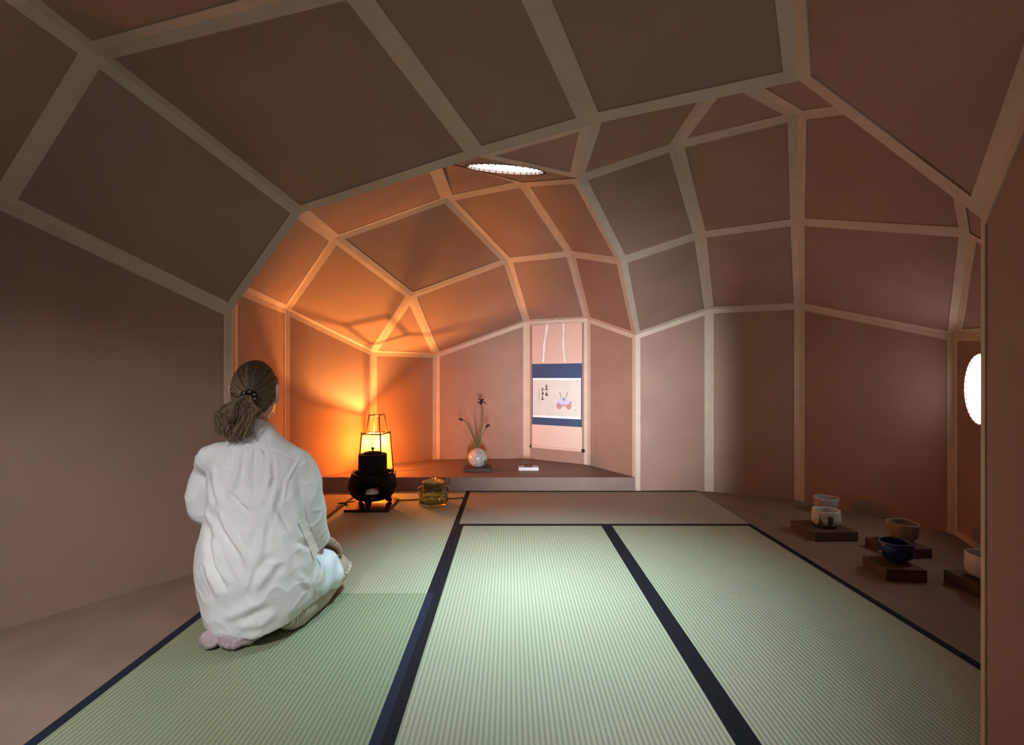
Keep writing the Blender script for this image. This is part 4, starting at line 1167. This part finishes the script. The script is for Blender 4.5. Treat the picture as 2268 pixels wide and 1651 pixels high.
FOLDS = [([(-0.042, 0.623), (-0.064, 0.517), (-0.085, 0.466)], 0.007, 0.008), ([(-0.018, 0.621), (-0.024, 0.53), (-0.012, 0.486)], 0.008, 0.008), ([(0.007, 0.627), (0.024, 0.596)], 0.006, 0.007),
 ([(0.039, 0.581), (0.042, 0.531), (0.033, 0.492)], 0.008, 0.008), ([(-0.074, 0.625), (-0.088, 0.588)], 0.006, 0.007), ([(-0.132, 0.572), (-0.115, 0.481), (-0.097, 0.434)], 0.009, 0.01),
 ([(-0.07, 0.493), (-0.024, 0.438)], 0.006, 0.006), ([(0.142, 0.586), (0.095, 0.513), (0.085, 0.445)], 0.005, 0.005), ([(0.062, 0.496), (0.042, 0.408)], 0.008, 0.01),
 ([(-0.145, 0.53), (-0.128, 0.48), (-0.118, 0.443)], -0.006, 0.008), ([(-0.185, 0.483), (-0.151, 0.414), (-0.131, 0.385)], 0.007, 0.007), ([(-0.067, 0.484), (-0.021, 0.422)], -0.007, 0.006),
 ([(-0.118, 0.448), (-0.087, 0.375), (-0.032, 0.3), (-0.014, 0.251)], 0.01, 0.009), ([(-0.11, 0.425), (-0.096, 0.367), (-0.046, 0.298)], -0.007, 0.008), ([(0.018, 0.417), (0.025, 0.386), (0.009, 0.29)], 0.008, 0.009),
 ([(0.07, 0.277), (0.031, 0.236), (-0.003, 0.194)], 0.008, 0.012), ([(0.042, 0.294), (-0.008, 0.244)], -0.005, 0.01), ([(-0.014, 0.251), (-0.023, 0.198)], 0.007, 0.007),
 ([(-0.126, 0.356), (-0.107, 0.268), (-0.078, 0.222)], 0.01, 0.009), ([(-0.142, 0.36), (-0.12, 0.269), (-0.093, 0.21)], -0.008, 0.01), ([(-0.09, 0.103), (-0.04, 0.127), (0.009, 0.158)], 0.007, 0.013),
 ([(-0.083, 0.15), (-0.008, 0.192)], -0.004, 0.016), ([(-0.055, 0.082), (0.016, 0.086), (0.058, 0.114)], 0.005, 0.012), ([(-0.033, 0.111), (0.045, 0.137)], -0.004, 0.01),
 ([(0.061, 0.439), (0.101, 0.357), (0.128, 0.311), (0.163, 0.278)], -0.012, 0.008), ([(0.131, 0.21), (0.166, 0.144)], 0.006, 0.008), ([(-0.16, 0.393), (-0.172, 0.353)], 0.008, 0.01),
 ([(-0.147, 0.381), (-0.12, 0.335)], -0.008, 0.01), ([(-0.138, 0.261), (-0.096, 0.167)], 0.008, 0.012), ([(0.099, 0.533), (0.119, 0.44), (0.138, 0.377)], 0.005, 0.012),
 ([(-0.008, 0.397), (-0.033, 0.328)], 0.006, 0.012), ([(0.071, 0.356), (0.099, 0.231)], 0.006, 0.014)]
YOKE = [(-0.159, 0.637), (-0.114, 0.637), (-0.059, 0.636), (-0.001, 0.629), (0.071, 0.607), (0.126, 0.58), (0.147, 0.569)]
me = shirt.data
nv = len(me.vertices)
co, no = getco(me)
wp = co + np.array(PR)
fv = np.array([-0.465, 0.885]); rv = np.array([0.885, 0.465]); c0 = np.array([-0.886, 1.69])
uu = (wp[:, :2] - c0) @ rv; ww = (wp[:, :2] - c0) @ fv; zz = wp[:, 2]
mask = np.clip((0.06 - ww) / 0.08, 0, 1)
disp = np.zeros(nv)
def pdist(pl):
    best = np.full(nv, 9.0); tb = np.zeros(nv); L = 0
    tot = sum(math.hypot(b[0] - a[0], b[1] - a[1]) for a, b in zip(pl, pl[1:]))
    for a, b in zip(pl, pl[1:]):
        dx, dz = b[0] - a[0], b[1] - a[1]; l2 = dx * dx + dz * dz; l = math.sqrt(l2)
        t_ = np.clip(((uu - a[0]) * dx + (zz - a[1]) * dz) / l2, 0, 1)
        d = np.hypot(uu - (a[0] + t_ * dx), zz - (a[1] + t_ * dz))
        q = d < best
        best[q] = d[q]; tb[q] = (L + t_[q] * l) / tot; L += l
    return best, tb
for pl, amp, wd in FOLDS:
    d, t_ = pdist(pl)
    tp = np.clip(np.minimum(t_, 1 - t_) * 4 + 0.25, 0, 1)
    x = d / wd
    wd *= 0.78
    disp += amp * 0.80 * tp * (np.exp(-x * x) - 0.35 * np.exp(-(x - 2.0) ** 2)) * mask
d, t_ = pdist(YOKE)
disp += -0.0035 * np.exp(-(d / 0.0035) ** 2) * mask
# gathers hanging from the yoke
below = np.interp(uu, [p[0] for p in YOKE], [p[1] for p in YOKE]) - zz
g = np.exp(-np.clip(below, 0, 1) / 0.05) * (below > 0) * np.clip((0.10 - np.abs(uu + 0.015)) / 0.05, 0, 1)
disp += 0.0020 * np.sin(uu * 330 + 2 * np.sin(uu * 70)) * g * mask
nz = np.array([mnoise.noise(V3((a * 13, b * 13, c * 6))) * 0.0042 + mnoise.noise(V3((a * 30 + 5, b * 30, c * 14))) * 0.0020 for a, b, c in wp])
disp += nz
rg = np.array([(1 - abs(mnoise.noise(V3((a * 16 + c * 7, b * 16 - c * 4, c * 11 + 3))))) ** 6 for a, b, c in wp])
disp += 0.0028 * (rg - 0.3)
co = co + no * disp[:, None]
lim = (0.012 - PR.z)
co[:, 2] = np.maximum(co[:, 2], lim)
setco(me, co)
# collar
mb = MB()
def cr(r, z, tiltz, n=40):
    out = []
    for i in range(n):
        a = 2 * PI * i / n
        p = V3((-0.922, 1.760, z)) + rt(-14) * (r * math.cos(a)) + az(-14) * (r * 0.95 * math.sin(a))
        p.z += -0.028 * math.sin(a) * tiltz + 0.004 * math.sin(3 * a) * tiltz
        out.append(p)
    return out
mb.loft([cr(0.060, 0.615, 0.5), cr(0.057, 0.690, 1), cr(0.0585, 0.697, 1), cr(0.0625, 0.695, 1), cr(0.071, 0.664, 0.9), cr(0.080, 0.628, 0.8), cr(0.077, 0.625, 0.8), cr(0.063, 0.655, 0.8)], caps=False)
obj('collar', mb, M['shirt'], shirt, smooth=True, off=PR)
# roll tab on the right sleeve
mb = MB(); vs = []
tabp = smooth_path([(-0.7345, 1.720, 0.370), (-0.726, 1.728, 0.340), (-0.718, 1.738, 0.308), (-0.710, 1.758, 0.265), (-0.708, 1.782, 0.228)], 4)
for i, p in enumerate(tabp):
    vs += [p + V3((-0.0115, -0.004, -0.003)), p + V3((0.0045, 0.002, 0.003))]
mb.add(vs, [(2 * i, 2 * i + 1, 2 * i + 3, 2 * i + 2) for i in range(len(tabp) - 1)])
from mathutils.bvhtree import BVHTree
bvh = BVHTree.FromPolygons([v.co + PR for v in shirt.data.vertices], [tuple(p.vertices) for p in shirt.data.polygons])
for i, p in enumerate(mb.v):
    dv = V3((0.39, -0.92, 0.10)).normalized()
    q, n_, _, _ = bvh.ray_cast(V3(p) + dv * 0.3, -dv)
    if q is not None: mb.v[i] = tuple(q + dv * 0.0085)
obj('sleeve_tab', mb, M['shirttab'], shirt, off=PR, solid=0.003)
# handkerchief tucked at the lap
mb = MB(); vs = []; k1, k2 = 14, 12
for j in range(k2 + 1):
    for i in range(k1 + 1):
        s_ = i / k1; q = j / k2
        cpt = hipR.lerp(kneeR, 0.22 + 0.54 * s_ + 0.03 * math.sin(q * 5))
        rr = 0.114 - 0.012 * s_ + 0.004 * math.sin(s_ * 9 + q * 6) + 0.003 * math.sin(q * 14 + s_ * 4)
        th = math.radians(85 - 112 * q)
        side = ax_d.cross(UP).normalized()
        vs.append(cpt + side * (rr * math.cos(th)) + UP * (rr * math.sin(th)))
mb.add(vs, [(j * (k1 + 1) + i, j * (k1 + 1) + i + 1, (j + 1) * (k1 + 1) + i + 1, (j + 1) * (k1 + 1) + i) for j in range(k2) for i in range(k1)])
obj('handkerchief', mb, M['hankie'], person, smooth=True, off=PR, solid=0.003)

# hair
TD = (-fh + UP * -0.05 + rh * 0.22).normalized()
e1 = (UP - TD * UP.dot(TD)).normalized(); e2 = TD.cross(e1)
if e2.dot(rh) < 0: e2 = -e2
def hpnt(al, ph, s=1.0):
    d = TD * math.cos(al) + (e1 * math.cos(ph) + e2 * math.sin(ph)) * math.sin(al)
    return HC + (fh * (d.dot(fh) * 0.098) + rh * (d.dot(rh) * 0.079) + UP * (d.dot(UP) * 0.119)) * s
def a_start(ph):
    a = abs((math.degrees(ph) + 180) % 360 - 180)
    return math.radians(float(np.interp(a, [0, 40, 70, 92, 125, 180], [128, 122, 104, 72, 52, 44])))
mb = MB()
n1, n2 = 96, 20
vs = []
for j in range(n2 + 1):
    for i in range(n1):
        ph = 2 * PI * i / n1
        al = 0.02 + (a_start(ph) - 0.02) * j / n2
        s_ = 0.985 + 0.006 * math.sin(ph * 17 + 2 * math.sin(ph * 3)) * math.sin(al) * min(1, (n2 - j) / 4) - (0.05 if j == n2 else 0)
        vs.append(hpnt(al, ph, s_))
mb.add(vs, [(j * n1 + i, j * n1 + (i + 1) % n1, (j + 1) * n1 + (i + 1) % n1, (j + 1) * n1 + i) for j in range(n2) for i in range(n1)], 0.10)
rnd = random.Random(3)
for k in range(430):
    ph = 2 * PI * rnd.random()
    a0 = a_start(ph) * (1.0 - 0.55 * rnd.random() ** 2.2)
    a1 = math.radians(rnd.uniform(7, 12))
    pts = []; m_ = 9
    lr = 0.014 * rnd.random()
    dph = rnd.uniform(-0.16, 0.16); wob_ = rnd.uniform(0, 6)
    for i in range(m_):
        q = i / (m_ - 1)
        al = a0 + (a1 - a0) * q
        lift = 0.990 + 0.016 * min(1, q * 4) + lr * math.sin(PI * min(1, q * 1.05)) + 0.002 * math.sin(q * 8 + wob_)
        pts.append(hpnt(al, ph + dph * math.sin(q * PI) , lift))
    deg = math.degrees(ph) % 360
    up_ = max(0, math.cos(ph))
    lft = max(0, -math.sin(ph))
    tone = 0.05 + 0.10 * rnd.random() + lft * 0.34 * rnd.random() - 0.08 * up_ + (0.17 if rnd.random() < 0.06 + 0.20 * lft else 0)  # dyed streaks, plus lit left side and shaded top put into the tone
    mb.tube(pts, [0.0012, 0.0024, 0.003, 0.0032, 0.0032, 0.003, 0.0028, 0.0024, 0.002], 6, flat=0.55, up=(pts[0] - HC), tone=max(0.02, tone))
# ponytail
TP = hpnt(0, 0, 1.03)
mb.ball(TP + V3((-0.022, -0.030, -0.070)), (0.042, 0.028, 0.060), 20, tone=0.16)
mb.ball(TP + V3((-0.008, -0.014, -0.022)), (0.020, 0.016, 0.026), 16, tone=0.14)
clumps = []
for k in range(26):
    off = V3((rnd.gauss(0, 1), rnd.gauss(0, 0.6), 0))
    if off.length > 1.9: off *= 1.9 / off.length
    clumps.append((off, rnd.uniform(0.55, 1.0), rnd.uniform(0, 6.28), rnd.uniform(0, 6.28), rnd.uniform(8, 14), rnd.uniform(0.005, 0.012), rnd.random()))
for k in range(26 * 60):
    off, ln, w1, w2, fr, amp, ct = clumps[k % 26]
    ln *= rnd.uniform(0.85, 1.0)
    j1 = V3((rnd.gauss(0, 1), rnd.gauss(0, 1), rnd.gauss(0, 0.6))) * 0.0062
    fz = rnd.uniform(-0.6, 0.6)
    pts = []; m_ = 22
    for i in range(m_):
        q = i / (m_ - 1) * ln
        base_ = TP + V3((-0.024 * math.sin(min(1, q * 2) * PI / 2) - 0.008 * q, -0.020 - 0.026 * math.sin(q * 2.6) + 0.012 * q, -0.004 - 0.158 * q))
        spread = 0.006 + 0.026 * math.sin(min(1, q * 2.3) * PI / 2) * (1 - 0.82 * max(0, q - 0.40) / 0.60)
        cu = V3((math.sin(q * fr + w1 + fz * 0.3), math.cos(q * fr + w2) * 0.7, math.sin(q * fr * 1.2 + w2 + fz * 0.3) * 0.8)) * amp * min(1, q * 4)
        pts.append(base_ + off * spread + cu + j1 * (0.5 + min(1.4, q * 2.2)))
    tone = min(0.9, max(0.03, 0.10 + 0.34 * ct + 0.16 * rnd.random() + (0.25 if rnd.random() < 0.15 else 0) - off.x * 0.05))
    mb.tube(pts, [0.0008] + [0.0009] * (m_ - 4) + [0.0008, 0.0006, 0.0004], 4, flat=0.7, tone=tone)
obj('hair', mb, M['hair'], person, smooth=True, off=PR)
mb = MB()
Rt = Matrix((e2, e1, TD)).transposed()
cen = TP + V3((0, -0.006, -0.004)); pts = []
for i in range(41):
    a = 2 * PI * i / 40
    rr = 0.015 + 0.003 * math.sin(a * 8)
    pts.append(cen + e2 * (rr * 1.25 * math.cos(a)) + e1 * (rr * math.sin(a)) + TD * (0.003 * math.sin(a * 5)))
mb.tube(pts, [0.0085 + 0.002 * math.sin(i * 2.4) for i in range(41)], 12, caps=False)
tie = obj('scrunchie', mb, M['tie'], person, smooth=True, off=PR)
for i in range(7):
    a = 0.5 + i * 0.9
    mb = MB(); mb.ball(cen + e2 * (0.021 * math.cos(a)) + e1 * (0.017 * math.sin(a)) + TD * 0.008, 0.0034, 10)
    obj('bead', mb, M['bead'], tie, smooth=True, off=PR)
